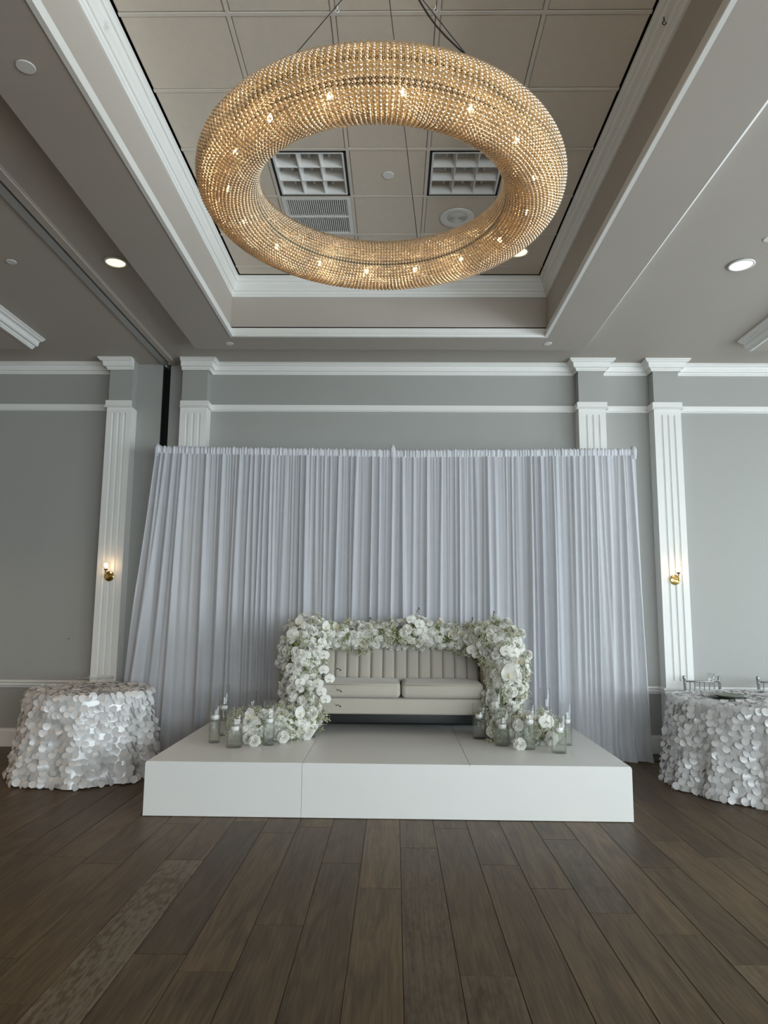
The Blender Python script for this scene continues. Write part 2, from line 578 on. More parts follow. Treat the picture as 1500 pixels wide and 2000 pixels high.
# main ceiling plane around the dropped surround, with the partition track slot
TRK0, TRK1 = -2.775, -2.63
mb.box(RX0, TRK0, RY0, Y_WALL + .05, Z_CEIL, Z_CEIL + .05)
mb.box(TRK1, BX0, RY0, Y_WALL + .05, Z_CEIL, Z_CEIL + .05)
mb.box(BX1, RX1, RY0, Y_WALL + .05, Z_CEIL, Z_CEIL + .05)
mb.box(BX0, BX1, BY1, Y_WALL + .05, Z_CEIL, Z_CEIL + .05)
ceiling = mb.build('ceiling', M['ceil'])
tag(ceiling, 'grey painted ballroom ceiling with a raised central tray', 'ceiling', kind='structure')
mb = MB()
mb.box(BX0, TX0, RY0, BY1, Z_SOFF, Z_CEIL + .02)
mb.box(TX1, BX1, RY0, BY1, Z_SOFF, Z_CEIL + .02)
mb.box(TX0, TX1, TY1, BY1, Z_SOFF, Z_CEIL + .02)
mb.box(TX0, TX1, RY0, TY0, Z_SOFF, Z_CEIL + .02)
mb.build('dropped_surround', M['ceil'], ceiling)
# sloping edge bead on the window side of the surround, dying out towards the end wall
mb = MB()
mb.v = [(BX1, RY0, Z_SOFF), (BX1, BY1 - .02, Z_SOFF), (BX1 + .002, BY1 - .02, Z_SOFF + .002), (BX1 + .085, RY0, Z_SOFF + .05), (BX1, RY0, Z_CEIL), (BX1, BY1 - .02, Z_CEIL), (BX1 + .085, RY0, Z_CEIL)]
mb.face((0, 1, 2, 3)); mb.face((3, 2, 5, 6)); mb.face((0, 3, 6, 4))
mb.build('edge_bead', M['trim'], ceiling)
mb = MB()
mb.box(TX0 - .03, TX0, TY0 - .03, TY1 + .03, Z_SOFF + .01, Z_TILE + .12)
mb.box(TX1, TX1 + .03, TY0 - .03, TY1 + .03, Z_SOFF + .01, Z_TILE + .12)
mb.box(TX0, TX1, TY1, TY1 + .03, Z_SOFF + .01, Z_TILE + .12)
mb.box(TX0, TX1, TY0 - .03, TY0, Z_SOFF + .01, Z_TILE + .12)
mb.build('tray_side', M['ceil'], ceiling)
MB().box(TX0 - .03, TX1 + .03, TY0 - .03, TY1 + .03, Z_TILE + .12, Z_TILE + .16).build('plenum', M['black'], ceiling)
loop = [(TX0, TY0), (TX0, TY1), (TX1, TY1), (TX1, TY0), (TX0, TY0)]
o = sweep(loop, crown_prof(.205, .082, Z_TILE - .002), False).build('trim_1', M['trim'], smooth=False)
tag(o, 'white crown moulding around the top of the ceiling tray', 'moulding', kind='structure')
lip = [(0, Z_SOFF - .004), (.030, Z_SOFF - .004), (.034, Z_SOFF + .004), (.034, Z_SOFF + .016), (.022, Z_SOFF + .022), (.022, Z_SOFF + .036), (.014, Z_SOFF + .042), (.014, Z_SOFF + .092), (0, Z_SOFF + .096)]
o = sweep(loop, lip, False).build('trim_2', M['trim'])
tag(o, 'white flat trim along the lower edge of the ceiling tray', 'moulding', kind='structure')

# tiles and grid
NX = 5
gy = [GY0 + (i - 7) * T for i in range(0, 13)]
gy = [y for y in gy if y > TY0 - T] + [TY1 - .08]
gx = [GX0 + i * T for i in range(NX + 1)]
gx[0] = TX0 + .088; gx[-1] = TX1 - .087
YT_END = TY1 - .087
bar = MB()
w2 = .012
for x in gx[1:-1]:
    bar.box(x - w2, x + w2, TY0 + .05, YT_END, Z_TILE - .001, Z_TILE + .02)
for y in gy[:-1]:
    if TY0 + .1 < y < YT_END - .05:
        bar.box(gx[0] + .004, gx[-1] - .004, y - w2, y + w2, Z_TILE - .0015, Z_TILE + .02)
bar.build('grid_bar', M['grid'], ceiling)
SKIP = {(1, 9): 'troffer', (3, 9): 'troffer', (1, 10): 'grille'}
tile_cache = {}
row_of = {}
for j in range(len(gy) - 1):
    y0, y1 = max(gy[j], TY0 + .05), min(gy[j + 1], YT_END)
    if y1 - y0 < .06:
        continue
    r = round((gy[j] - GY0) / T)          # row 0 is the one that starts at GY0
    for i in range(NX):
        if (i, r) in ((1, 2), (3, 2), (1, 3)):
            continue
        x0, x1 = gx[i] + (.014 if i else .006), gx[i + 1] - (.014 if i < NX - 1 else .006)
        a, b = y0 + .014, y1 - (.014 if j < len(gy) - 2 else .004)
        k = (round(x1 - x0, 3), round(b - a, 3))
        if k not in tile_cache:
            hx, hy, e = (x1 - x0) / 2, (b - a) / 2, .006
            q = MB()
            q.v = [(-hx, -hy, .006), (hx, -hy, .006), (hx, hy, .006), (-hx, hy, .006), (-hx + e, -hy + e, 0), (hx - e, -hy + e, 0), (hx - e, hy - e, 0), (-hx + e, hy - e, 0)]
            for f_ in ((7, 6, 5, 4), (4, 5, 1, 0), (5, 6, 2, 1), (6, 7, 3, 2), (7, 4, 0, 3), (0, 1, 2, 3)):
                q.face(f_)
            tile_cache[k] = q.mesh('ceiling_tile', M['tile'])
        put('ceiling_tile', tile_cache[k], ceiling, ((x0 + x1) / 2, (a + b) / 2, Z_TILE + random.uniform(.001, .004)))

# folding partition track and its pocket in the end wall
tr = thing('trim_3', 'grey metal partition track with a black slot in the ceiling', 'track', kind='structure')
MB().box(TRK0, TRK0 + .075, RY0, Y_WALL, Z_CEIL - .012, Z_CEIL + .04).build('track_rail', M['steel'], tr)
MB().box(TRK1 - .045, TRK1 + .02, RY0, Y_WALL, Z_CEIL - .02, Z_CEIL + .04).build('track_rail', M['ceil'], tr)
MB().box(TRK1 - .01, TRK1 + .032, RY0, Y_WALL, Z_CEIL - .006, Z_CEIL + .03).build('track_edge', M['ceil'], tr)
MB().box(TRK0 - .02, TRK1 + .02, RY0, Y_WALL + .26, Z_CEIL + .03, Z_CEIL + .06).build('track_slot', M['black'], tr)

# dropped beams with crown at the sides of the room
for s, xt, n in ((-1, -3.80, 4), (1, 3.62, 5)):
    t_ = thing('trim_%d' % n, 'white crown moulding on the dropped ceiling beam beside the ' + ('partition track' if s < 0 else 'white recessed downlight'), 'moulding', kind='structure')
    w, h, ye = .15, .115, 7.26
    xf = xt + s * w
    xo = xf + s * 1.6
    path = [(xf, RY0), (xf, ye)] if s < 0 else [(xf, ye), (xf, RY0)]
    sweep(path, crown_prof(h, w, Z_CEIL)).build('crown', M['trim'], t_)
    MB().box(min(xf, xo), max(xf, xo), RY0, ye, Z_CEIL - h + .004, Z_CEIL + .01).build('beam', M['ceil'], t_)

# ------------------------------------------------------------------ walls
mb = MB()
mb.box(RX0 - .2, SLOT[0], Y_WALL, Y_WALL + .2, 0, Z_CEIL)
mb.box(SLOT[1], RX1 + .2, Y_WALL, Y_WALL + .2, 0, Z_CEIL)
wall_back = mb.build('wall_back', M['wall'])
tag(wall_back, 'pale grey painted end wall behind the drapes', 'wall', kind='structure')
q = MB().box(SLOT[0], SLOT[1], Y_WALL + .12, Y_WALL + .2, 0, Z_CEIL + .04)
q.build('partition_pocket', M['black'], wall_back)
MB().box(SLOT[0], SLOT[0] + .006, Y_WALL + .004, Y_WALL + .14, 0, Z_CEIL).build('pocket_lining', M['black'], wall_back)
MB().box(SLOT[1] - .006, SLOT[1], Y_WALL + .004, Y_WALL + .14, 0, Z_CEIL).build('pocket_lining', M['black'], wall_back)
mb = MB().box(RX0 - .2, RX0, RY0, Y_WALL, 0, Z_CEIL)
tag(mb.build('wall_left', M['tan']), 'unseen side wall past the partition track, made tan to bounce warm light', 'wall', kind='structure')


def window_wall(name, label, wins, axis, pos, lo, hi):
    mb = MB()
    def seg(a, b, z0, z1):
        if axis == 'Y':
            mb.box(pos, pos + .2, a, b, z0, z1)
        else:
            mb.box(a, b, pos - .2, pos, z0, z1)
    seg(lo, hi, 0, WZ0); seg(lo, hi, WZ1, Z_CEIL + .1)
    e = [lo] + [q_ for w_ in wins for q_ in w_] + [hi]
    for i in range(0, len(e), 2):
        seg(e[i], e[i + 1], WZ0, WZ1)
    o = mb.build(name, M['wall'])
    return tag(o, label, 'wall', kind='structure')


window_wall('wall_right', 'pale grey side wall with tall windows', WIN_R, 'Y', RX1, RY0, Y_WALL)
window_wall('wall_front', 'pale grey wall with tall windows facing the stage', WIN_F, 'X', RY0, RX0, RX1)
wn = 1
for wins, axis in ((WIN_R, 'Y'), (WIN_F, 'X')):
    for a, b in wins:
        t_ = thing('window_%d' % wn, 'tall white-framed window bringing daylight into the room', 'window', group='tall windows', kind='structure')
        wn += 1
        def bx(u0, u1, z0, z1):
            if axis == 'Y':
                return MB().box(RX1 + .02, RX1 + .08, u0, u1, z0, z1)
            return MB().box(u0, u1, RY0 - .08, RY0 - .02, z0, z1)
        for u0, u1, z0, z1 in ((a, a + .07, WZ0, WZ1), (b - .07, b, WZ0, WZ1), (a, b, WZ0, WZ0 + .07), (a, b, WZ1 - .07, WZ1)):
            bx(u0, u1, z0, z1).build('window_frame', M['trim'], t_)
        c = (a + b) / 2
        bx(c - .025, c + .025, WZ0, WZ1).build('mullion', M['trim'], t_)

# pilasters
FL0, FL1 = .805, 3.753


def pilaster(n, x0, x1, label):
    t_ = thing('trim_%d' % n, label, 'pilaster', kind='structure')
    w = x1 - x0
    gw, gd = .030, .018
    cs = [x0 + w * k for k in (.27, .5, .73)]
    xs, kind = [x0], []
    seg = 6
    for c in cs:
        kind.append(0); xs.append(c - gw / 2)
        for i in range(1, seg + 1):
            kind.append(1); xs.append(c - gw / 2 + gw * i / seg)
    kind.append(0); xs.append(x1)
    mb = MB()
    ztop, zb = 3.835, .0
    def dep(x):
        for c in cs:
            if abs(x - c) < gw / 2:
                return gd * math.sqrt(max(0, 1 - ((x - c) / (gw / 2)) ** 2))
        return 0
    # rows: below, ramp, groove, ramp, above
    def rowz(x, z, full):
        return (x, Y_PIL + (dep(x) if full else 0), z)
    def zr(x, base, s):
        for c in cs:
            if abs(x - c) < gw / 2 + 1e-6:
                u = (x - c) / (gw / 2)
                return base + s * gw / 2 * math.sqrt(max(0, 1 - u * u))
        return base
    rows = [[(x, Y_PIL, zb) for x in xs], [(x, Y_PIL, zr(x, FL0, -1)) for x in xs], [rowz(x, FL0 + .004, True) for x in xs],
            [rowz(x, FL1 - .004, True) for x in xs], [(x, Y_PIL, zr(x, FL1, 1)) for x in xs], [(x, Y_PIL, ztop) for x in xs]]
    mb.grid(rows)
    for x in (x0, x1):
        b = len(mb.v)
        mb.v += [(x, Y_PIL, zb), (x, Y_WALL, zb), (x, Y_WALL, ztop), (x, Y_PIL, ztop)]
        mb.face((b, b + 1, b + 2, b + 3) if x == x0 else (b + 3, b + 2, b + 1, b))
    mb.build('fluted_shaft', M['trim'], t_)
    MB().box(x0 + .008, x1 - .008, Y_PIL + .008, Y_WALL, ztop - .01, Z_CEIL).build('frieze', M['wall'], t_)
    return t_


pl = ['white fluted pilaster carrying the sconce beside the black partition slot',
      'white fluted pilaster behind the drape beside the black partition slot',
      'white fluted pilaster rising behind the drape near the pale window-side wall',
      'white fluted pilaster carrying the sconce beside the silver chairs']
for i, (a, b) in enumerate(PIL):
    pilaster(6 + i, a, b, pl[i])


def wall_path(i0, i1, xa, xb, stop_front=None):
    p = [(xa, Y_WALL)]
    for a, b in PIL[i0:i1]:
        p += [(a, Y_WALL), (a, Y_PIL), (b, Y_PIL), (b, Y_WALL)]
    p.append((xb, Y_WALL))
    return p


flat = lambda z0, z1: [(0, z0), (.026, z0), (.030, z0 + .006), (.026, z0 + .014), (.016, z0 + .02), (.016, z1), (0, z1)]
chair = [(0, .640), (.012, .640), (.014, .655), (.024, .664), (.024, .690), (.034, .700), (.034, .715), (.024, .721), (0, .721)]
base = [(0, 0), (.018, 0), (.018, .165), (.012, .180), (.012, .196), (0, .196)]
segs_l = [(RX0, Y_WALL), (PIL[0][0], Y_WALL), (PIL[0][0], Y_PIL), (PIL[0][1], Y_PIL)]
segs_r = [(PIL[1][0], Y_PIL), (PIL[1][1], Y_PIL), (PIL[1][1], Y_WALL)] + wall_path(2, 4, PIL[1][1] + .01, RX1)[1:]
nm = 10
for nm_, prof, word in (('crown', crown_prof(.128, .105, Z_CEIL), 'white crown moulding'), ('rail', flat(3.826, 3.908), 'white picture rail'), ('chair', chair, 'white chair rail')):
    for segs, side in ((segs_l, 'on the bare wall left of the partition slot'), (segs_r, 'on the wall behind and beside the drapes')):
        o = sweep(segs, prof).build('trim_%d' % nm, M['trim'])
        nm += 1
        tag(o, word + ' ' + side, 'moulding', kind='structure')
for segs, side, nm_ in ((segs_l, 'left', 'left of the partition slot'), (segs_r, 'right', 'behind and beside the drapes')):
    o = sweep(segs, base).build('baseboard_' + side, M['trim'])
    tag(o, 'white baseboard along the wall ' + nm_, 'baseboard', kind='structure')

# access panel on the wall
ap = thing('access_panel', 'grey painted access panel with keyhole set in the wall', 'panel', (-3.56, Y_WALL, 1.15))
MB().box(-.175, .165, -.003, .002, -.16, .16).build('panel_frame', M['wall'], ap)
MB().box(-.150, .150, -.006, -.001, -.14, .14).build('panel_door', M['wall'], ap)
MB().lathe([(0, 0), (.006, 0), (.006, .002), (0, .002)], 10).build('keyhole', M['black'], ap, loc=(-.125, -.006, .03), rot=(PI / 2, 0, 0))

# ------------------------------------------------------------------ ceiling fixtures
def disc_cover(x, y, z, r, label):
    o = MB().lathe([(0, -.005), (r * .95, -.005), (r, -.003), (r, .002)], 28, cap=False).build('sprinkler_cover', M['white'], None, False, (x, y, z))
    return tag(o, label, 'ceiling cover', 'round ceiling covers')


disc_cover(-1.931, 3.285, Z_SOFF, .048, 'white round sprinkler cover high on the dropped surround, biggest on that side')
disc_cover(-3.236, 5.535, Z_CEIL, .042, 'white round sprinkler cover beyond the partition track')
disc_cover(-1.772, 7.145, Z_SOFF, .042, 'white round sprinkler cover below the tray corner by the partition track')
disc_cover(1.585, 7.125, Z_SOFF, .042, 'white round sprinkler cover below the tray corner on the window side')
disc_cover(2.875, 5.166, Z_CEIL, .045, 'white round sprinkler cover near the white recessed downlight at the frame edge')
disc_cover(-.076, 5.187, Z_TILE, .045, 'white round sprinkler cover between the two louvred ceiling lights')


def downlight(x, y, z, r, lens, label, power=0, warm=(1, .70, .40)):
    t_ = thing('recessed_downlight', label, 'downlight', (x, y, z), group='recessed downlights')
    MB().lathe([(r * 1.18, .0), (r * 1.2, -.006), (r * 1.02, -.010), (r, -.004), (r * .98, .03)], 32).build('trim_ring', M['white'], t_, True)
    MB().lathe([(0, -.002), (r * .96, -.002), (r * .99, .004)], 32).build('lens', lens, t_, True)
    if power:
        ld = bpy.data.lights.new('downlight_lamp', 'SPOT')
        ld.energy, ld.color, ld.spot_size, ld.spot_blend, ld.shadow_soft_size = power, warm, 2.0, .6, r * .8
        lo = bpy.data.objects.new('downlight_lamp', ld)
        col.objects.link(lo)
        lo.parent = t_
        lo.location = (0, 0, -.012)


downlight(-2.354, 5.535, Z_CEIL - .004, .078, M['lampy'], 'round yellow-glowing recessed downlight between tray surround and partition track', 25)
downlight(2.856, 5.576, Z_CEIL - .004, .088, M['lampw'], 'round white-glowing recessed downlight on the window side ceiling')
downlight(1.161, 6.395, Z_TILE - .004, .085, M['lampy'], 'yellow-glowing recessed downlight in the tray partly hidden by the chandelier')

for i, (x, y) in enumerate(((-5.2, 5.4), (-5.2, 2.6), (-5.2, -.2))):
    downlight(x, y, Z_CEIL - .1152, .078, M['lampy'], 'round yellow-glowing recessed downlight over the side bay, %s from the end wall' % ('first', 'second', 'third')[i], 120)


def troffer(cx, cy, label):
    t_ = thing('louvred_ceiling_light', label, 'ceiling light', (cx, cy, Z_TILE), group='louvred ceiling lights')
    h, w = T / 2 - .013, T / 2 - .046
    for a, b, c, d in ((-h, -h + .022, -h, h), (h - .022, h, -h, h), (-h, h, -h, -h + .022), (-h, h, h - .022, h)):
        MB().box(a, b, c, d, -.002, .02).build('black_gasket', M['black'], t_)
    for a, b, c, d in ((-w - .014, -w, -w - .014, w + .014), (w, w + .014, -w - .014, w + .014), (-w, w, -w - .014, -w), (-w, w, w, w + .014)):
        MB().box(a, b, c, d, -.004, .10).build('frame', M['white'], t_)
    MB().box(-w, w, -w, w, .100, .105).build('reflector_pan', M['white'], t_)
    for i in (-1, 0, 1):
        MB().tube([(i * w * .6, -w + .02, .082), (i * w * .6, w - .02, .082)], .013, 10).build('fluorescent_tube', M['white'], t_, True)
    st = w * 2 / 3
    for k in (-1, 1):
        # parabolic blades: broad on top, thin at the lower edge
        for ax in (0, 1):
            c = k * st / 2
            pr = [(-.004, 0), (.004, 0), (.008, .03), (.022, .070), (-.022, .070), (-.008, .03)]
            rows = []
            for e in (-w, w):
                rows.append([((c + u, e, z) if ax == 0 else (e, c + u, z)) for u, z in pr])
            MB().grid(rows, closed=True).build('louver_blade', M['white'], t_)
    # sloping reflector cheeks at the far side of every cell row
    for k in (-1.5, -.5, .5):
        y = k * st + .004
        mb_ = MB().grid([[(-w, y, .004), (w, y, .004)], [(-w, y - .0 + .05, .072), (w, y + .05, .072)]])
    return t_


troffer(GX0 + 1.5 * T, GY0 + 2.5 * T, 'square louvred ceiling light above the slatted air grille')
troffer(GX0 + 3.5 * T, GY0 + 2.5 * T, 'square louvred ceiling light above the round air diffuser')

g = thing('air_return_grille', 'square white air return grille with thin slats in the ceiling tray', 'air grille', (GX0 + 1.5 * T, GY0 + 3.5 * T, Z_TILE))
h = T / 2 - .014
e_ = h - .035
for a, b, c, d in ((-h, -e_, -h, h), (e_, h, -h, h), (-e_, e_, -h, -h + .03), (-e_, e_, h - .03, h), (-e_, e_, -.012, .012)):
    MB().box(a, b, c, d, -.004, .02).build('grille_frame', M['white'], g)
MB().box(-h, h, -h, h, .045, .05).build('grille_backing', M['black'], g)
ns = 29
sl = None
for half in (0, 1):
    y0, y1 = (-h + .03, -.012) if half == 0 else (.012, h - .03)
    for i in range(ns):
        x = -h + .035 + (i + .5) * (2 * h - .07) / ns
        if half == 0 and i == 0:
            q = MB()
            L_ = (y1 - y0) / 2
            q.grid([[(-.0045, -L_, 0), (.0035, -L_, 0), (.0055, -L_, .012), (-.0025, -L_, .012)], [(-.0045, L_, 0), (.0035, L_, 0), (.0055, L_, .012), (-.0025, L_, .012)]], closed=True)
            sl = q.mesh('slat', M['white'])
        put('slat', sl, g, (x, (y0 + y1) / 2, 0))

g = thing('round_air_diffuser', 'round white air diffuser with concentric rings in the ceiling tray', 'air diffuser', (.524, 5.802, Z_TILE))
MB().lathe([(.150, .001), (.150, -.006), (.140, -.009), (.095, -.006), (.088, -.003), (.084, .012)], 40).build('flange', M['white'], g, True)
for i in range(6):
    r = .012 + i * .0125
    MB().lathe([(r, -.006), (r + .0065, -.004), (r + .004, .012), (r - .002, .012), (r, -.006)], 32).build('diffuser_ring', M['white'], g, True)
MB().lathe([(0, .014), (.084, .014)], 32).build('diffuser_throat', M['dark'], g)

for x, y, z, lab in ((-1.66, 3.59, Z_TILE - .12, 'small white hook on the tray crown on the partition side'), (1.49, 3.58, Z_TILE - .12, 'small dark hook on the tray crown on the window side'),
                     (GX0 + 2 * T + .03, GY0 - .05, Z_TILE - .012, 'white ceiling hook on the grid left of the hanging wires'), (GX0 + 4 * T - .63, GY0 - .05, Z_TILE - .012, 'white ceiling hook on the grid right of the hanging wires')):
    q = MB().tube([(0, 0, .02), (0, 0, -.005)], .004, 8)
    q.tube([(.010 * math.cos(a), 0, -.016 + .010 * math.sin(a)) for a in np.linspace(PI / 2, PI / 2 + 1.7 * PI, 14)], .0028, 6)
    tag(q.build('ceiling_hook', M['white'] if 'white' in lab else M['dark'], None, True, (x, y, z)), lab, 'hook')

# ------------------------------------------------------------------ chandelier
CH = (-.080, 3.23, 3.568)
CR, CW, CHH = .737, .142, .129
ch = thing('ring_chandelier', 'large ring chandelier of champagne crystal bead strands, lit, hanging in the tray', 'chandelier', CH)
NS = 222
NB = 50
q = MB()
# beads evenly spread along the oval section
ts = np.linspace(0, 2 * PI, 721)
ex, ez = CW * np.cos(ts), CHH * np.sin(ts)
sl_ = np.concatenate([[0], np.cumsum(np.hypot(np.diff(ex), np.diff(ez)))])
per = sl_[-1]
for i in range(NB):
    s_ = per * i / NB
    px_, pz_ = np.interp(s_, sl_, ex), np.interp(s_, sl_, ez)
    q.ico((CR + px_, 0, pz_), per / NB * .49, 2)
nseed = NB * 2
hw_ = PI / NS
for i in range(nseed):
    s_ = per * i / nseed
    px_, pz_ = np.interp(s_, sl_, ex) * .985, np.interp(s_, sl_, ez) * .985
    rr_ = CR + px_
    q.ico((rr_ * math.cos(hw_), rr_ * math.sin(hw_), pz_), per / nseed * .36, 0, mi=1)
strand = q.mesh('bead_strand', [M['bead'], M['seed']], True)
for i in range(NS):
    put('bead_strand', strand, ch, (0, 0, 0), (0, 0, 2 * PI * i / NS))
for rad, zz, tr_ in ((CR - CW * .86, -CHH * .42, .006), (CR + CW * .40, -CHH * .30, .006), (CR, CHH * .9, .008), (CR - CW * .6, CHH * .5, .005), (CR + CW * .6, CHH * .5, .005), (CR, .02, .010)):
    MB().grid([[((rad + tr_ * math.cos(b)) * math.cos(a), (rad + tr_ * math.cos(b)) * math.sin(a), zz + tr_ * math.sin(b)) for b in np.linspace(0, 2 * PI, 7)[:-1]] for a in np.linspace(0, 2 * PI, 97)], closed=True).build('frame_hoop', M['dark'], ch, True)
NBULB = 16
bm_ = MB().ico((0, 0, 0), .0105, 1, (1, 1, 1.4)).mesh('bulb', M['bulb'], True)
so_ = MB().lathe([(.009, .02), (.009, .052)], 10, cap=True).mesh('socket', M['dark'], True)
for i in range(NBULB):
    a = 2 * PI * (i + .35) / NBULB
    b_ = put('bulb', bm_, ch, (CR * math.cos(a), CR * math.sin(a), -.035))
    put('socket', so_, b_)
top = Vector((0, 0, Z_TILE - CH[2] - .03))
for a in (PI / 2 - .28, PI + .53 + .35, -.53 - .35):
    e = Vector((CR * math.cos(a), CR * math.sin(a), CHH * .9))
    MB().tube([top, e], .0022, 6).build('suspension_cable', M['dark'], ch)
a = -.53 - .35
e = Vector((CR * math.cos(a) + .004, CR * math.sin(a), CHH * .9))
pts = [top.lerp(e, t) + Vector((.012 + .012 * math.sin(t * 9), 0, -.05 * math.sin(PI * t))) for t in np.linspace(0, 1, 14)]
MB().tube(pts, .0045, 6).build('power_cord', M['dark'], ch, True)
MB().lathe([(0, .03), (.11, .03), (.11, .012), (.10, 0), (0, -.004)], 28).build('canopy', M['white'], ch, True, loc=(0, 0, Z_TILE - CH[2] - .032))

# ------------------------------------------------------------------ sconces
def sconce(x, z, label):
    t_ = thing('wall_sconce', label, 'wall lamp', (x, Y_PIL, z), group='brass wall sconces')
    MB().lathe([(0, .012), (.050, .012), (.056, .008), (.056, 0)], 32).build('backplate', M['brass'], t_, True, rot=(PI / 2, 0, 0))
    q = MB().tube([(0, -.01, 0), (0, -.11, 0)], .008, 12)
    q.ico((0, -.11, -.012), .012, 1)
    q.tube([(0, -.11, -.012), (0, -.11, .065)], .006, 12)
    q.build('arm', M['brass'], t_, True)
    MB().lathe([(.006, .060), (.018, .063), (.020, .072), (.008, .078)], 16, (0, -.11, 0)).build('cup', M['dark'], t_, True)
    gl = []
    for i in range(13):
        a_ = -PI / 2 + .35 + (PI - .35) * i / 12
        gl.append((.050 * math.cos(a_), .118 + .050 * math.sin(a_)))
    MB().lathe(gl, 24, (0, -.11, 0)).build('globe', M['glass'], t_, True)
    MB().ico((0, -.11, .115), .017, 1, (1, 1, 1.5)).build('bulb', M['sbulb'], t_, True)


sconce(-3.200, 1.880, 'brass globe sconce with dark round backplate near the partition slot')
sconce(3.088, 1.888, 'brass globe sconce with bright gold backplate on the window-side pilaster')

# ------------------------------------------------------------------ drapes
YD = 7.66
ds = thing('drape_stand', 'white pipe and base stand holding up the sheer drapes', 'drape stand', (0, YD, 0))
xs_up = [-2.640, -.035, 2.600]
for x in xs_up:
    MB().tube([(x, .012, .01), (x, .012, 3.33)], .020, 12).build('upright', M['white'], ds, True)
    MB().box(x - .2, x + .2, -.03, .26, 0, .008).build('base_plate', M['dark'], ds)
for a, b in zip(xs_up[:-1], xs_up[1:]):
    MB().tube([(a, .012, 3.275), (b, .012, 3.262), ], .016, 12).build('crossbar', M['white'], ds, True)


def drape(x0, x1, x0b, x1b, seed, label, zsag):
    rr = random.Random(seed)
    t_ = thing('sheer_drape', label, 'drape', (0, YD, 0), group='sheer white drapes')
    w = x1 - x0
    n = int(w / .0055)
    u = np.linspace(0, 1, n)
    x = u * w
    # clustered pleats: random ridges, thinner where the cloth hangs flat
    ridges = []
    p = .01
    dens = rr.uniform(0, 6)
    while p < w:
        flatness = .5 + .5 * math.sin(p * 5.1 + dens) * math.sin(p * 2.3 + seed)
        sp = rr.uniform(.026, .060) + .13 * max(0, flatness) ** 2 * rr.random()
        ridges.append((p, rr.choice((.014, .03, .05, .075)) * rr.uniform(.8, 1.2), rr.uniform(.010, .028), rr.uniform(-1, 1), rr.random()))
        p += sp
    def prof(z01):
        """z01: 1 top, 0 floor"""
        y = np.zeros(n)
        for p_, a_, w_, dr, ph in ridges:
            pc = p_ + dr * .028 * (1 - z01) + .006 * math.sin(z01 * 4 + ph * 6)
            amp = a_ * (.40 + .75 * (1 - z01) ** .6)
            ww = w_ * (.75 + .75 * (1 - z01))
            y += amp * np.exp(-((x - pc) / ww) ** 2)
        return y
    fine = np.zeros(n)
    for k in range(26):
        fine += rr.uniform(-1, 1) * np.sin(2 * PI * x * rr.uniform(12, 40) + rr.uniform(0, 6))
    fine *= .0016
    zt = 3.225
    rows = []
    NZ = 46
    for i in range(NZ + 1):
        t01 = 1 - i / NZ
        z = .012 + (zt - .012) * t01
        y = prof(t01) + fine * (t01 ** 3)
        xl = x0 + (x0b - x0) * (1 - t01) ** 1.05
        xr = x1 + (x1b - x1) * (1 - t01) ** 1.05
        # the flare is taken up near the edges
        xx = x0 + x + (xl - x0) * np.clip(1 - x / .55, 0, 1) ** 1.3 + (xr - x1) * np.clip(1 - (w - x) / .55, 0, 1) ** 1.3
        sag = zsag(x0 + x)
        pool = -.05 * max(0, .04 - t01) / .04
        rows.append([(float(a_), float(-.012 - b_ + pool), float(z + s_ * t01)) for a_, b_, s_ in zip(xx, y, sag)])
    MB().grid(rows[::-1]).build('voile', M['drape'], t_, True)
    # gathered header over the pole
    rows = []
    m_ = int(w / .005)
    xs_ = np.linspace(0, w, m_)
    ga = np.zeros(m_)
    for k in range(30):
        ga += rr.uniform(.3, 1) * np.sin(2 * PI * xs_ * rr.uniform(9, 38) + rr.uniform(0, 6))
    ga /= 5.5
    edge = .006 * np.sin(2 * PI * xs_ * 23 + 1.3 * ga) + .004 * ga
    for k, (dy, dz) in enumerate(((-.020, -.055), (-.030, -.040), (-.033, -.01), (-.032, .015), (-.024, .030), (-.010, .036), (.014, .036), (.036, .026), (.042, .0), (.036, -.05))):
        fr_ = (.5, 1, 1, 1, .8, .5, .5, .5, .5, .5)[k]
        up_ = (0, 0, 0, 0, .4, 1, 1, .4, 0, 0)[k]
        ss = zsag(x0 + xs_)
        rows.append([(float(x0 + a_), float(.010 + dy - .010 * g_ * fr_), float(3.272 + dz + s_ + up_ * e_ * 1.2)) for a_, g_, e_, s_ in zip(xs_, ga, edge, ss)])
    MB().grid(rows).build('rod_pocket', M['drapeband'], t_, True)
    return t_


def sag_l(x):
    s = (x + 2.66) / 2.61
    return .012 - .030 * s
def sag_r(x):
    s = (x + .05) / 2.67
    return -.022 + .030 * s


dl = drape(-2.672, -.040, -2.93, -.050, 3, 'sheer white gathered drape hanging on the partition side of the stage backdrop', sag_l)
dr_ = drape(-.046, 2.628, -.052, 2.655, 11, 'sheer white gathered drape hanging on the window side of the stage backdrop', sag_r)
for d_, x in ((dl, -2.655), (dr_, -.04), (dr_, 2.612)):
    q = MB()
    for k in range(9):
        a = 2 * PI * k / 9
        q.tube([(.016 * math.cos(a), .012 + .016 * math.sin(a), -.10), (.022 * math.cos(a + .3), .012 + .022 * math.sin(a + .3), 0), (.012 * math.cos(a + .5), .012 + .012 * math.sin(a + .5), .045)], [.014, .013, .008], 6)
    q.build('pole_sleeve', M['drapeband'], d_, True, (x, -.02, 3.295))

# ------------------------------------------------------------------ stage platform
SX0, SX1, SY0, SY1, SZ = -1.868, 1.765, 5.497, 7.40, .3945
st = thing('stage_platform', 'low white vinyl-covered stage platform on the wooden floor', 'stage', ((SX0 + SX1) / 2, SY0, 0))
cx = (SX0 + SX1) / 2
seams = [SX0, -.690, .565, SX1]


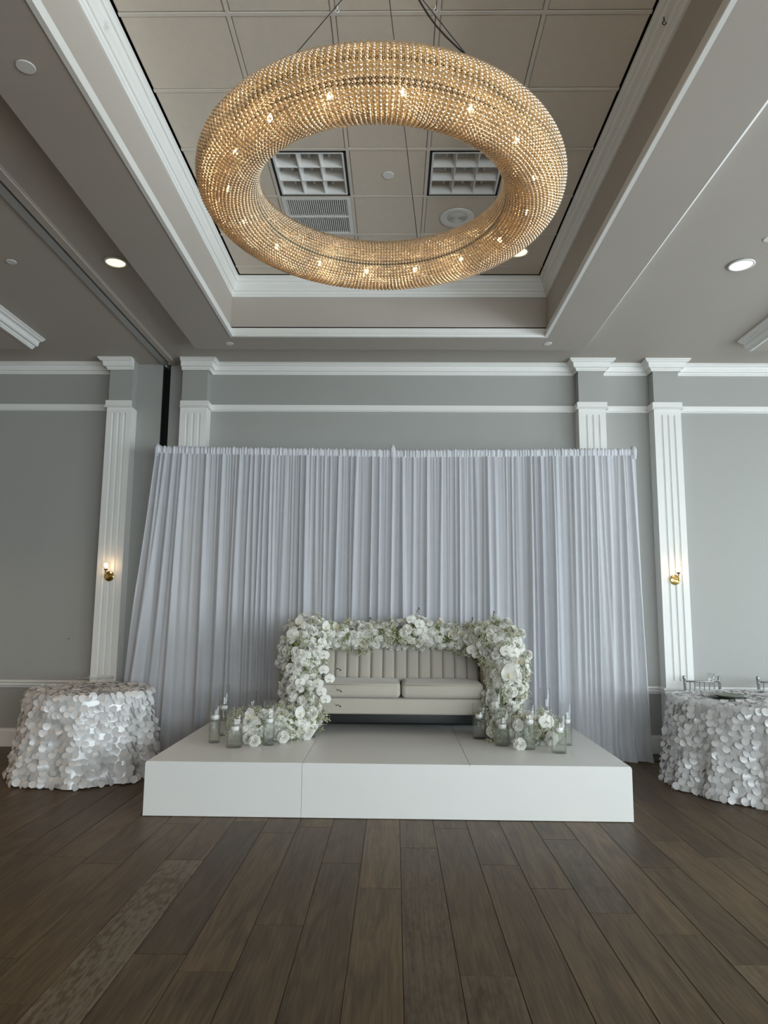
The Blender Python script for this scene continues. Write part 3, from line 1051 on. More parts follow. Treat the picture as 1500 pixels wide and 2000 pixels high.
def slab(name, x0, x1, y0, y1, z0, z1, bev=.006):
    mb = MB()
    r = bev
    loops = []
    for ins, z in ((0, z0), (0, z1 - r), (r * .3, z1 - r * .3), (r, z1)):
        loops.append([(x0 + ins - cx, y0 + ins - SY0, z), (x1 - ins - cx, y0 + ins - SY0, z), (x1 - ins - cx, y1 - ins - SY0, z), (x0 + ins - cx, y1 - ins - SY0, z)])
    mb.grid(loops, closed=True)
    mb.face((12, 13, 14, 15)); mb.face((3, 2, 1, 0))
    return mb.build(name, M['stage'], st)


for a, b in zip(seams[:-1], seams[1:]):
    slab('deck_panel', a + .0012, b - .0012, SY0 - .004, SY1, SZ - .012, SZ, .004)
slab('front_panel', SX0 - .004, -.690 - .0012, SY0 - .004, SY0 + .02, 0.004, SZ - .0122, .001)
slab('front_panel', -.690 + .0012, SX1 + .004, SY0 - .004, SY0 + .02, 0.004, SZ - .0122, .001)
slab('side_panel', SX0 - .004, SX0 + .02, SY0 + .021, SY1, 0.004, SZ - .0122, .001)
slab('side_panel', SX1 - .02, SX1 + .004, SY0 + .021, SY1, 0.004, SZ - .0122, .001)
slab('back_panel', SX0 + .021, SX1 - .021, SY1 - .02, SY1, 0.004, SZ - .0122, .001)

# ------------------------------------------------------------------ sofa
def rounded_box(x0, x1, y0, y1, z0, z1, r=.03, seg=4, puff=0., nx=10, ny=6):
    """soft cushion: superellipsoid-like rounded box on a sphere grid"""
    mb = MB()
    cx_, cy_, cz_ = (x0 + x1) / 2, (y0 + y1) / 2, (z0 + z1) / 2
    hx, hy, hz = (x1 - x0) / 2, (y1 - y0) / 2, (z1 - z0) / 2
    rows = []
    def lv(n, h, r_):
        out = [-h + r_ - r_ * math.cos(PI / 2 * i / seg) for i in range(seg)]
        out += list(np.linspace(-h + r_, h - r_, n))
        out += [h - r_ + r_ * math.sin(PI / 2 * (i + 1) / seg) for i in range(seg)]
        return out
    # outline loop in XY (rounded rectangle), stacked through z with rounded shoulders
    def loop_(ins):
        pts = []
        rr_ = max(r - ins, .001)
        for (sx, sy, a0) in ((1, 1, 0), (-1, 1, PI / 2), (-1, -1, PI), (1, -1, 1.5 * PI)):
            for i in range(seg + 1):
                a = a0 + PI / 2 * i / seg
                pts.append((sx * (hx - r) + rr_ * math.cos(a), sy * (hy - r) + rr_ * math.sin(a)))
        return pts
    for i in range(seg + 1):
        a = PI / 2 * i / seg
        rows.append((r - r * math.sin(a), -hz + r - r * math.cos(a)))
    for i in range(seg + 1):
        a = PI / 2 * i / seg
        rows.append((r - r * math.cos(a), hz - r + r * math.sin(a)))
    g_ = [[(cx_ + p[0], cy_ + p[1], cz_ + z) for p in loop_(ins)] for ins, z in rows]
    mb.grid(g_, closed=True)
    n = len(g_[0])
    b0 = 0
    # puffed top: inner rings
    last = [(p[0], p[1]) for p in loop_(r)]
    rings = []
    for k in range(1, 5):
        s_ = 1 - k / 4.0 if k < 4 else 0.02
        rings.append([(cx_ + p[0] * s_, cy_ + p[1] * s_, cz_ + hz + puff * (1 - s_ ** 2)) for p in last])
    mb.grid([g_[-1]] + rings, closed=True)
    bl = len(mb.v)
    mb.face([bl - n + i for i in range(n)])
    mb.face([i for i in range(n)][::-1])
    return mb


SFX = .060
sofa = thing('loveseat_sofa', 'cream velvet loveseat with channel-tufted back on the stage', 'sofa', (SFX, 6.75, SZ))
zf = lambda z: z - SZ
HWI = .775
rounded_box(-HWI - .2, HWI + .2, 0, .62, zf(.572), zf(.716), .018).build('base_frame', M['velvet'], sofa, True)
for s in (-1, 1):
    a, b = (-HWI + .004, -.004) if s < 0 else (.004, HWI - .004)
    c_ = rounded_box(a, b, -.015, .46, zf(.720), zf(.865), .045, puff=.012).build('seat_cushion', M['velvet'], sofa, True)
    MB().tube([(a + .03, -.0165, zf(.842)), (b - .03, -.0165, zf(.842))], .004, 6).build('piping', M['velvet'], c_, True)
    rounded_box(s * (HWI + .11) - .10, s * (HWI + .11) + .10, -.01, .62, zf(.60), zf(1.12), .045).build('arm', M['velvet'], sofa, True)
    for y in (.06, .55):
        MB().lathe([(.026, zf(.572)), (.020, .10), (.014, 0)], 12, (s * (HWI + .1), y, 0), cap=True).build('leg', M['dark'], sofa, True)
rounded_box(-HWI - .18, HWI + .18, .47, .63, zf(.58), zf(1.31), .04).build('back_shell', M['velvet'], sofa, True)
rounded_box(-HWI - .16, HWI + .16, .50, .60, .01, zf(.575), .02).build('under_sofa_shade', M['dark'], sofa, True)  # dark panel added to stand in for the shade beneath the sofa
nch = 13
cw = 2 * HWI / nch
q = MB()
rows = []
for i in range(13):
    z = zf(.84) + (zf(1.315) - zf(.84)) * i / 12
    lean = .385 + .085 * (i / 12)
    row = []
    for j in range(9):
        t_ = j / 8
        rnd = .020 * min(1, math.sin(PI * t_) * 2.6) ** .5 + .006 * math.sin(PI * t_)
        row.append((-cw / 2 + .0015 + (cw - .003) * t_, lean + .026 - rnd + (.03 if i == 12 else 0), z + (0 if i < 12 else .004)))
    rows.append(row)
q.grid(rows)
chm = q.mesh('back_channel', M['velvet'], True)
for i in range(nch):
    put('back_channel', chm, sofa, (-HWI + (i + .5) * cw, 0, 0))

# ------------------------------------------------------------------ flowers
def petal_patch(mb, mat4, L_, W_, cup, curl, mi=0, nu=3, nv=4, tip=.0):
    """petal growing along +Y of mat4, face towards +Z; cup bends edges up, curl bends tip back"""
    rows = []
    for j in range(nv + 1):
        t = j / nv
        wid = W_ * math.sin(PI * (.10 + .80 * t)) ** .7 * (1 - tip * t * t)
        row = []
        for i in range(nu + 1):
            s = -1 + 2 * i / nu
            y = L_ * t - .08 * L_ * s * s * (t > .9)
            z = cup * s * s * wid + curl * L_ * t * t
            row.append(mat4 @ Vector((s * wid, y, z)))
        rows.append(row)
    mb.grid(rows, mi)


def rose_mesh(seed):
    rr = random.Random(seed)
    q = MB()
    for layer, (n, rad, h, tilt) in enumerate(((3, .006, .036, 8), (4, .013, .037, 16), (5, .020, .036, 28), (6, .027, .033, 46), (7, .034, .030, 68))):
        for k in range(n):
            a = 2 * PI * (k + .5 * layer + rr.uniform(-.12, .12)) / n
            m_ = Matrix.Rotation(a, 4, 'Z') @ Matrix.Translation((0, rad * .45, -.004 * layer)) @ Matrix.Rotation(math.radians(90 - tilt), 4, 'X')
            petal_patch(q, m_, h, rad * .75 + .010, .55, -.25 - .05 * layer)
    q.ico((0, 0, .010), .011, 1, (1, 1, 1.7))
    return q.mesh('rose', [M['fwhite']], True)


def floret(q, m_, r, mi=0):
    for k in range(4):
        a = PI / 2 * k
        b = len(q.v)
        c, s = math.cos(a), math.sin(a)
        for u, v_, z in ((0, 0, 0), (.55 * r, -.5 * r, .10 * r), (1.05 * r, 0, .02 * r), (.55 * r, .5 * r, .10 * r)):
            q.v.append(tuple(m_ @ Vector((u * c - v_ * s, u * s + v_ * c, z))))
        q.face((b, b + 1, b + 2), mi); q.face((b, b + 2, b + 3), mi)


def hydrangea_mesh(seed):
    rr = random.Random(seed)
    q = MB()
    n = 58
    for i in range(n):
        z = 1 - 1.45 * (i + .5) / n
        a = i * 2.39996
        s = math.sqrt(max(0, 1 - z * z))
        d = Vector((s * math.cos(a), s * math.sin(a), z))
        p = d * .052 * rr.uniform(.88, 1.1)
        p.z *= .85
        m_ = Matrix.Translation(p) @ d.to_track_quat('Z', 'Y').to_matrix().to_4x4() @ Matrix.Rotation(rr.uniform(0, PI), 4, 'Z') @ Matrix.Rotation(rr.uniform(-.4, .4), 4, 'X')
        floret(q, m_, .0155)
    q.ico((0, 0, 0), .042, 1, (1, 1, .85), 1)
    return q.mesh('hydrangea', [M['fwhite'], M['fcream']])


def orchid_mesh():
    q = MB()
    for a, L_, W_ in ((PI / 2, .040, .017), (PI / 2 + 2.3, .038, .016), (PI / 2 - 2.3, .038, .016)):
        petal_patch(q, Matrix.Rotation(a - PI / 2, 4, 'Z'), L_, W_, .15, -.12)
    for s in (-1, 1):
        petal_patch(q, Matrix.Translation((0, 0, .003)) @ Matrix.Rotation(-s * 1.35, 4, 'Z'), .042, .027, .12, -.10, nu=4)
    petal_patch(q, Matrix.Translation((0, -.002, .006)) @ Matrix.Rotation(PI, 4, 'Z') @ Matrix.Rotation(.7, 4, 'X'), .018, .007, .8, .3, 1)
    q.ico((0, 0, .008), .005, 0, mi=1)
    return q.mesh('orchid', [M['fwhite'], M['fcream']], True)


def anthurium_mesh():
    q = MB()
    rows = []
    for j in range(7):
        u = j / 6
        row = []
        for i in range(25):
            a = 2 * PI * i / 24 - PI / 2
            # heart outline: lobes at the stalk end, point at the far end
            r = .046 * (1.0 + .22 * math.sin(a)) * (1 - .42 * max(0, -math.sin(a)) ** 14) * (1 + .18 * max(0, math.sin(a)) ** 8)
            x, y = r * math.cos(a) * u * .95, r * math.sin(a) * u
            row.append((x, y, .010 * u * u + .006 * math.sin(5 * a) * u ** 3 + .22 * y * y / .05))
        rows.append(row)
    q.grid(rows)
    return q.mesh('anthurium', [M['fwhite']], True)


def spadix_mesh():
    return MB().tube([(0, -.012, .002), (0, -.002, .022), (0, .010, .038)], [.005, .0045, .003], 8).mesh('spadix', [M['fyellow']], True)


def calla_mesh():
    q = MB()
    rows = []
    for j in range(7):
        t = j / 6
        r = .007 + .026 * t ** 1.6
        row = []
        for i in range(13):
            a = 2 * PI * i / 12
            lift = .022 * t * t * math.cos(a)
            row.append((r * math.cos(a) * (1 + .25 * t * (math.cos(a) > .5)), r * math.sin(a), .07 * t + lift))
        rows.append(row)
    q.grid(rows)
    q.tube([(0, 0, .01), (0, 0, .06)], [.003, .003], 6, 1)
    return q.mesh('calla_lily', [M['fcream'], M['fyellow']], True)


def breath_mesh(seed):
    rr = random.Random(seed)
    q = MB()
    for k in range(6):
        a, tl = rr.uniform(0, 2 * PI), rr.uniform(.1, .75)
        d = Vector((math.sin(tl) * math.cos(a), math.sin(tl) * math.sin(a), math.cos(tl)))
        p = d * rr.uniform(.06, .10)
        q.tube([(0, 0, -.03), p * .5, p], .0016, 3, 1, False)
        for _ in range(6):
            o_ = Vector((rr.gauss(0, .014), rr.gauss(0, .014), rr.gauss(0, .012)))
            q.tube([p * .8, p + o_], .0011, 3, 1, False)
            q.ico(p + o_, rr.uniform(.0032, .0050), 0, mi=0)
    return q.mesh('babys_breath', [M['fcream'], M['stem']])


def leaf_mesh(seed):
    rr = random.Random(seed)
    q = MB()
    for k in range(6):
        a, tl = rr.uniform(0, 2 * PI), rr.uniform(.5, 1.15)
        m_ = Matrix.Rotation(a, 4, 'Z') @ Matrix.Rotation(PI / 2 - tl, 4, 'X')
        petal_patch(q, m_, rr.uniform(.045, .075), .010, .3, -.2, nu=2, nv=3)
    return q.mesh('leaf_spray', [M['leaf']], True)


def bud_mesh():
    q = MB().tube([(0, 0, -.02), (.004, 0, .03), (.018, 0, .06), (.035, 0, .075)], .0014, 5, 1, False)
    for p in ((.035, 0, .078), (.022, .006, .066), (.012, -.006, .052), (.030, .008, .086)):
        q.ico(p, .0065, 0, (1, 1, 1.3))
    return q.mesh('orchid_bud', [M['bud'], M['stem']], True)


ROSE = [rose_mesh(i) for i in range(3)]
HYD = [hydrangea_mesh(i) for i in range(3)]
ORC, ANT, SPX, CAL, BUD = orchid_mesh(), anthurium_mesh(), spadix_mesh(), calla_mesh(), bud_mesh()
BRE = [breath_mesh(i) for i in range(4)]
LEA = [leaf_mesh(i) for i in range(3)]


def interp_path(path, t):
    n = len(path) - 1
    k = min(int(t * n), n - 1)
    f = t * n - k
    a, b = path[k], path[k + 1]
    return Vector([a[i] + (b[i] - a[i]) * f for i in range(3)]), a[3] + (b[3] - a[3]) * f


def arrangement(name, label, path, n_main, seed, mix, n_breath, n_leaf, extra=(), floor_z=None, flat=1.0):
    """flowers wired onto a moss core that follows path (x, y, z, radius)"""
    rr = random.Random(seed)
    base_ = Vector(path[0][:3])
    t_ = thing(name, label, 'flower arrangement', base_, group='white flowers on and around the sofa')
    # core
    pts, rad = [], []
    for i in range(15):
        p, r = interp_path(path, i / 14)
        pts.append(p - base_); rad.append(r * .58 * (1 if 0 < i < 14 else .5))
    MB().tube(pts, rad, 10).build('moss_core', M['moss'], t_, True)
    placed = []
    def frame(t, ang):
        p, r = interp_path(path, t)
        d = (interp_path(path, min(1, t + .04))[0] - interp_path(path, max(0, t - .04))[0]).normalized()
        side = d.cross(Vector((0, 1, 0)))
        if side.length < .1:
            side = Vector((1, 0, 0))
        side.normalize()
        fr = side.cross(d).normalized()          # away from / to the viewer
        if fr.y > 0:
            fr = -fr
        side = d.cross(fr).normalized()
        n = fr * math.cos(ang) + side * math.sin(ang)
        return p, r, n
    def place(me, nm, t, ang, sink, sc, mesh_up=True):
        p, r, n = frame(t, ang)
        pos = p + n * r * sink
        if floor_z is not None and pos.z < floor_z + .03:
            pos.z = floor_z + .03 + rr.uniform(0, .015)
            n = (n + Vector((0, -.6, .5))).normalized()
        nn = (n + Vector((rr.uniform(-.3, .3), rr.uniform(-.45, .05), rr.uniform(-.1, .45)))).normalized()
        o = put(nm, me, t_, pos - base_)
        o.rotation_mode = 'QUATERNION'
        o.rotation_quaternion = nn.to_track_quat('Z', 'Y') @ Euler((0, 0, rr.uniform(0, 2 * PI))).to_quaternion()
        o.scale = (sc,) * 3
        return o, pos
    kinds = [k for k, c in mix.items() for _ in range(c)]
    cnt = 0
    tries = 0
    while cnt < n_main and tries < n_main * 60:
        tries += 1
        t = rr.random()
        ang = rr.gauss(0, 1.25)
        if abs(ang) > 2.8:
            continue
        k = rr.choice(kinds)
        p, r, n = frame(t, ang)
        sz = {'rose': .040, 'hyd': .052, 'orc': .042, 'ant': .045, 'cal': .035}[k]
        c_ = p + n * r * .85
        if any((c_ - c2).length < .66 * (sz + s2) for c2, s2 in placed):
            continue
        placed.append((c_, sz))
        cnt += 1
        if k == 'rose':
            place(rr.choice(ROSE), 'rose', t, ang, rr.uniform(.92, 1.06), rr.uniform(1.0, 1.2))
        elif k == 'hyd':
            place(rr.choice(HYD), 'hydrangea', t, ang, rr.uniform(.56, .76), rr.uniform(.95, 1.15))
        elif k == 'orc':
            place(ORC, 'orchid', t, ang, rr.uniform(.95, 1.08), rr.uniform(1.0, 1.25))
        elif k == 'ant':
            o, _ = place(ANT, 'anthurium', t, ang, 1.05, rr.uniform(1.0, 1.2))
            put('spadix', SPX, o)
        else:
            place(CAL, 'calla_lily', t, ang, .75, 1.0)
    for i in range(n_breath):
        place(rr.choice(BRE), 'babys_breath', rr.random(), rr.gauss(0, 1.1), rr.uniform(.55, .85), rr.uniform(.8, 1.15))
    for i in range(n_leaf):
        place(rr.choice(LEA), 'leaf_spray', rr.random(), rr.gauss(0, 1.2), rr.uniform(.68, .92), rr.uniform(.65, .95))
    for nm, pos, nrm, sc in extra:
        me = {'orchid': ORC, 'anthurium': ANT, 'rose': ROSE[0], 'hydrangea': HYD[0], 'orchid_bud': BUD, 'calla_lily': CAL}[nm]
        o = put(nm, me, t_, Vector(pos) - base_)
        o.rotation_mode = 'QUATERNION'
        o.rotation_quaternion = Vector(nrm).to_track_quat('Z', 'Y')
        o.scale = (sc,) * 3
        if nm == 'anthurium':
            put('spadix', SPX, o)
    return t_


arrangement('floral_cascade', 'white rose, orchid and hydrangea cascade over the sofa arm nearer the partition slot',
            [(-.74, 7.10, 1.27, .145), (-.86, 6.98, 1.27, .215), (-.885, 6.86, 1.10, .225), (-.89, 6.77, .90, .185), (-.87, 6.72, .72, .165), (-.83, 6.66, .54, .16), (-.81, 6.63, .46, .13)],
            135, 5, {'rose': 7, 'hyd': 13, 'orc': 3}, 52, 60,
            extra=[('orchid', (-.655, 6.66, .98), (.2, -1, .2), 1.2), ('orchid', (-.60, 6.67, .90), (.3, -1, .1), 1.2), ('orchid', (-.70, 6.60, .86), (0, -1, .2), 1.25), ('orchid', (-.67, 6.62, .79), (.2, -1, 0), 1.2),
                   ('orchid', (-.63, 6.63, .72), (.3, -1, .1), 1.2), ('orchid', (-.66, 6.72, 1.11), (.2, -1, .3), 1.25), ('orchid', (-.73, 6.70, 1.17), (0, -1, .3), 1.25),
                   ('orchid_bud', (-.57, 6.68, 1.03), (.5, -.5, -.6), 1.0), ('orchid_bud', (-.56, 6.66, .84), (.5, -.5, -.6), 1.0), ('orchid_bud', (-.57, 6.64, .70), (.6, -.5, -.5), 1.0),
                   ('anthurium', (-.90, 6.74, 1.41), (-.3, -1, .5), 1.0), ('anthurium', (-.66, 6.84, 1.36), (.5, -1, .4), .95), ('orchid', (-.96, 6.72, 1.30), (-.1, -1, .1), 1.5)], floor_z=SZ)
arrangement('floral_garland', 'white rose and hydrangea garland along the top of the sofa back',
            [(-.72, 7.13, 1.285, .12), (-.50, 7.14, 1.275, .125), (-.30, 7.15, 1.275, .120), (-.05, 7.15, 1.285, .115), (.18, 7.15, 1.32, .145), (.42, 7.15, 1.28, .12), (.66, 7.13, 1.25, .115), (.80, 7.1, 1.25, .13)],
            125, 9, {'rose': 6, 'hyd': 13, 'orc': 2, 'cal': 1}, 38, 50,
            extra=[('orchid', (.16, 7.02, 1.44), (.1, -1, .4), 1.25), ('orchid', (.24, 7.01, 1.40), (.2, -1, .2), 1.3), ('orchid_bud', (.20, 7.05, 1.47), (.1, -.2, 1), 1), ('orchid_bud', (-.28, 7.05, 1.37), (.1, -.2, 1), 1), ('calla_lily', (.63, 7.0, 1.30), (.1, -1, .3), .9)])
arrangement('floral_cascade', 'white rose and hydrangea cascade over the sofa arm on the window side, with airy sprays',
            [(.74, 7.08, 1.24, .13), (.93, 6.98, 1.26, .21), (1.04, 6.88, 1.20, .225), (1.06, 6.80, 1.03, .20), (1.04, 6.76, .86, .185), (1.00, 6.73, .70, .17), (.93, 6.70, .54, .14), (.90, 6.69, .46, .11)],
            145, 14, {'rose': 8, 'hyd': 13, 'orc': 1}, 84, 50,
            extra=[('anthurium', (1.035, 6.54, .95), (-.2, -1, .35), 1.6), ('orchid', (.735, 6.88, 1.16), (-.2, -1, .1), 1.3), ('orchid', (.78, 6.86, 1.12), (-.2, -1, 0), 1.2), ('calla_lily', (1.12, 6.55, 1.07), (.1, -1, .3), 1.0),
                   ('orchid', (1.02, 6.58, 1.17), (0, -1, .2), 1.5), ('orchid', (1.09, 6.58, 1.16), (.2, -1, .2), 1.4), ('orchid_bud', (.93, 6.9, 1.44), (.1, -.1, 1), 1.0), ('orchid_bud', (.74, 6.9, 1.38), (-.2, -.1, 1), 1.0)], floor_z=SZ)
arrangement('floor_flowers', 'low white flower spray on the stage among the vases nearer the partition slot',
            [(-.80, 6.58, .50, .13), (-.95, 6.48, .52, .15), (-1.12, 6.42, .52, .13), (-1.26, 6.34, .51, .12), (-1.40, 6.42, .48, .09)],
            75, 23, {'rose': 9, 'hyd': 9, 'orc': 2}, 40, 36,
            extra=[('anthurium', (-1.24, 6.24, .62), (-.3, -1, .3), 1.05), ('anthurium', (-.83, 6.36, .62), (.5, -1, .3), 1.05), ('rose', (-1.175, 6.11, .44), (-.1, -1, .5), 1.15), ('rose', (-1.245, 6.18, .45), (-.3, -1, .4), 1.1), ('rose', (-.955, 6.26, .45), (.2, -1, .4), 1.15), ('rose', (-.77, 6.42, .45), (.2, -1, .4), 1.15)], floor_z=SZ)
arrangement('floor_flowers', 'low white flower spray on the stage among the vases on the window side',
            [(.90, 6.56, .47, .11), (1.03, 6.48, .50, .14), (1.18, 6.44, .51, .14), (1.32, 6.42, .50, .12), (1.43, 6.44, .46, .08)],
            70, 31, {'rose': 9, 'hyd': 9, 'orc': 2, 'cal': 1}, 40, 36,
            extra=[('rose', (1.045, 6.10, .44), (0, -1, .5), 1.2), ('rose', (1.34, 6.22, .47), (.2, -1, .4), 1.25), ('orchid', (1.30, 6.24, .60), (.2, -1, .2), 1.7), ('rose', (.895, 6.50, .45), (-.1, -1, .4), 1.1), ('rose', (1.06, 6.26, .57), (-.1, -1, .4), 1.1)], floor_z=SZ)

# ------------------------------------------------------------------ vases and floating candles
def vase(x, y, hgt, r, wl, label, clabel):
    wl -= .012
    t_ = thing('cylinder_vase', label, 'vase', (x, y, SZ), group='clear cylinder vases on the stage')
    MB().lathe([(0, 0), (r - .004, 0), (r, .004), (r, hgt - .002), (r - .0015, hgt), (r - .003, hgt - .002), (r - .003, .012), (0, .012)], 28).build('glass', M['glass'], t_, True)
    MB().lathe([(0, .0135), (r - .0045, .0135), (r - .0045, wl), (0, wl)], 28).build('water', M['water'], t_, False)
    c_ = thing('floating_candle', clabel, 'candle', (x, y, SZ + wl - .016), group='floating candles in the vases')
    cr = min(.036, r * .76)
    MB().lathe([(0, .0), (cr * .70, .0), (cr * .95, .008), (cr, .016), (cr, .036), (cr * .93, .041), (cr * .2, .038), (0, .038)], 24).build('wax', M['wax'], c_, True)
    MB().tube([(0, 0, .038), (.001, 0, .052)], .0012, 5).build('wick', M['black'], c_)


VD = [
    (-1.550, 6.265, .356, .050, .215, 'tall clear cylinder vase of water, outermost in front on the partition side', 'outermost in front on the partition side'),
    (-1.334, 6.074, .300, .068, .155, 'short wide water-filled vase standing nearest the stage front on the partition side', 'nearest the stage front on the partition side'),
    (-1.559, 6.612, .450, .048, .250, 'tallest slim vase at the back, outermost on the partition side', 'outermost at the back on the partition side'),
    (-1.330, 6.733, .380, .050, .215, 'clear vase half hidden behind the low flowers on the partition side', 'half hidden behind the low flowers on the partition side'),
    (-1.067, 6.180, .367, .051, .205, 'clear cylinder vase in the middle of the low flowers on the partition side', 'amid the low flowers on the partition side'),
    (-.919, 6.440, .314, .060, .180, 'wide vase of greenish water before the flower column on the partition side', 'before the flower column on the partition side'),
    (-.760, 6.570, .453, .050, .260, 'tall slim vase next to the sofa front on the partition side', 'next to the sofa front on the partition side'),
    (.768, 6.600, .308, .062, .200, 'clear vase standing alone under the sofa front on the window side', 'alone under the sofa front on the window side'),
    (.925, 6.277, .303, .064, .165, 'wide vase before the flower column on the window side', 'before the flower column on the window side'),
    (.900, 6.480, .452, .048, .215, 'tall slim vase against the flower column on the window side', 'against the flower column on the window side'),
    (1.129, 6.133, .366, .051, .225, 'clear cylinder vase in the middle of the low flowers on the window side', 'amid the low flowers on the window side'),
    (1.345, 5.997, .304, .062, .185, 'short wide water-filled vase nearest the stage front on the window side', 'nearest the stage front on the window side'),
    (1.488, 6.334, .357, .050, .205, 'clear vase outermost in front on the window side', 'outermost in front on the window side'),
    (1.401, 6.774, .435, .048, .215, 'tallest slim vase at the back on the window side', 'at the back on the window side'),
]
for x, y, hg, r, wl, lb, cl in VD:
    vase(x, y, hg, r, wl, lb, 'white floating candle in the vase ' + cl)

# ------------------------------------------------------------------ tables with petal cloths
def petal_disc():
    q = MB()
    n = 10
    q.v.append((0, 0, .004))
    for i in range(n):
        a = 2 * PI * i / n
        q.v.append((.0335 * math.cos(a), .0335 * math.sin(a), .006 * math.cos(2 * a)))
    for i in range(n):
        q.face((0, 1 + i, 1 + (i + 1) % n))
    return q


PET = petal_disc()
PETM = PET.mesh('petal', M['petal'], True)


def petal_table(cx_, cy_, rx, ry_front, ry_back, zt, flare, seed, label, tlabel, nfold, fold_a):
    rr = random.Random(seed)
    t_ = thing('round_table', tlabel, 'table', (cx_, cy_, 0))
    def rad(a):
        ry = ry_back if math.sin(a) > 0 else ry_front
        return 1 / math.sqrt((math.cos(a) / rx) ** 2 + (math.sin(a) / ry) ** 2)
    n = 48
    q = MB()
    lp = [[((rad(2 * PI * j / n) - .012) * math.cos(2 * PI * j / n), (rad(2 * PI * j / n) - .012) * math.sin(2 * PI * j / n), z) for j in range(n)] for z in (zt - .035, zt - .008)]
    q.grid(lp, closed=True); q.face(list(range(n))[::-1]); q.face([n + i for i in range(n)])
    q.build('table_top', M['white'], t_)
    MB().lathe([(.30, 0), (.30, .02), (.05, .05), (.035, .12), (.035, zt - .06), (.12, zt - .034)], 20).build('pedestal', M['dark'], t_, True)
    c = thing('petal_tablecloth', label, 'tablecloth', (cx_, cy_, 0), group='petal tablecloths')
    ph = [rr.uniform(0, 2 * PI) for _ in range(4)]
    def surf(a, s):
        """s: 0 at the top edge, 1 at the floor"""
        r = rad(a) + flare * s ** 1.1
        f = math.sin(nfold * a + ph[0] + .8 * math.sin(2 * a + ph[1])) + .5 * math.sin(1.7 * nfold * a + ph[2])
        r += fold_a * f * s ** .8
        return Vector((r * math.cos(a), r * math.sin(a), zt + .002 - (zt - .006) * s))
    na = 144
    rows = [[Vector((k / 6 * rad(2 * PI * j / na) * math.cos(2 * PI * j / na), k / 6 * rad(2 * PI * j / na) * math.sin(2 * PI * j / na), zt + .002)) for j in range(na)] for k in (0.01, 2, 4, 5.9)]
    rows += [[surf(2 * PI * j / na, s / 16) for j in range(na)] for s in range(17)]
    MB().grid(rows, closed=True).build('cloth', M['cloth'], c, True)
    items = []
    camv = Vector((-cx_, -cy_, EYE))
    s = .02
    row = 0
    while s < 1.0:
        circ = 2 * PI * (rx + ry_front) / 2 + flare * s * 6
        m_ = int(circ / .050)
        for k in range(m_):
            if rr.random() < .10:
                continue
            a = 2 * PI * (k + .5 * (row % 2) + rr.uniform(-.25, .25)) / m_
            ss = min(1, s + rr.uniform(-.014, .014))
            p = surf(a, ss)
            du = (surf(a + .02, ss) - surf(a - .02, ss)).normalized()
            dv = (surf(a, min(1, ss + .02)) - surf(a, max(0, ss - .02))).normalized()
            nn = dv.cross(du).normalized()
            if nn.dot(Vector((math.cos(a), math.sin(a), 0))) < 0:
                nn = -nn
            tilt = abs(rr.gauss(.25, .38))
            nrm = (nn + dv * -tilt * .0 + Vector((0, 0, tilt)) + du * rr.gauss(0, .40)).normalized()
            pos = p + nn * (.010 + .03 * tilt * .5 + rr.uniform(0, .006))
            pos.z = max(pos.z, .012)
            q_ = nrm.to_track_quat('Z', 'Y')
            vis = nn.dot((camv - p).normalized())
            if s > .93:
                pos += nn * .02
            items.append((vis, pos, q_, rr.uniform(.88, 1.1)))
        s += .048 / zt
        row += 1
    # flat-lying petals on top
    k = 0
    for i in range(420):
        r_ = math.sqrt(rr.random())
        a = rr.uniform(0, 2 * PI)
        if r_ < .12:
            continue
        p = Vector((r_ * rad(a) * math.cos(a), r_ * rad(a) * math.sin(a), zt + .008 + rr.uniform(0, .008)))
        nrm = Vector((rr.gauss(0, .18), rr.gauss(0, .18), 1)).normalized()
        items.append((.12 + .35 * (r_ > .85) * (-math.sin(a) > .2), p, nrm.to_track_quat('Z', 'Y'), rr.uniform(.9, 1.1)))
    items.sort(key=lambda e: -e[0])
    rest = MB()
    for i, (vis, p, q_, sc) in enumerate(items):
        if i < 300:
            o = put('petal', PETM, c, p)
            o.rotation_mode = 'QUATERNION'
            o.rotation_quaternion = q_
            o.scale = (sc,) * 3
        else:
            rest.add(PET, Matrix.Translation(p) @ q_.to_matrix().to_4x4() @ Matrix.Scale(sc, 4))
    o = rest.build('petals', M['petal'], c, True)
    o['kind'] = 'stuff'
    return c


petal_table(-2.885, 6.85, .535, .535, .535, .76, .105, 4, 'white petal-covered cloth draped over the cake table beside the stage', 'round cake table hidden under the petal cloth nearer the partition slot', 9, .034)
petal_table(3.44, 6.70, .885, .90, .50, .76, .075, 8, 'white petal-covered cloth over the guest table set with a sage plate', 'round guest table hidden under the petal cloth beside the silver chairs', 13, .036)

# cake stand
cs = thing('cake_stand', 'clear glass cake stand on the petal-covered table', 'cake stand', (-2.87, 6.88, .786))
MB().lathe([(.165, .088), (.165, .072), (.160, .070), (.02, .070), (0, .070)], 36).build('rim', M['glass'], cs, True)
MB().lathe([(0, .076), (.158, .076), (.163, .090), (.167, .090), (.166, .070)], 36).build('plate', M['glass'], cs, True)
MB().lathe([(.075, 0), (.072, .006), (.03, .02), (.016, .04), (.02, .06), (.045, .070)], 28).build('foot', M['glass'], cs, True)

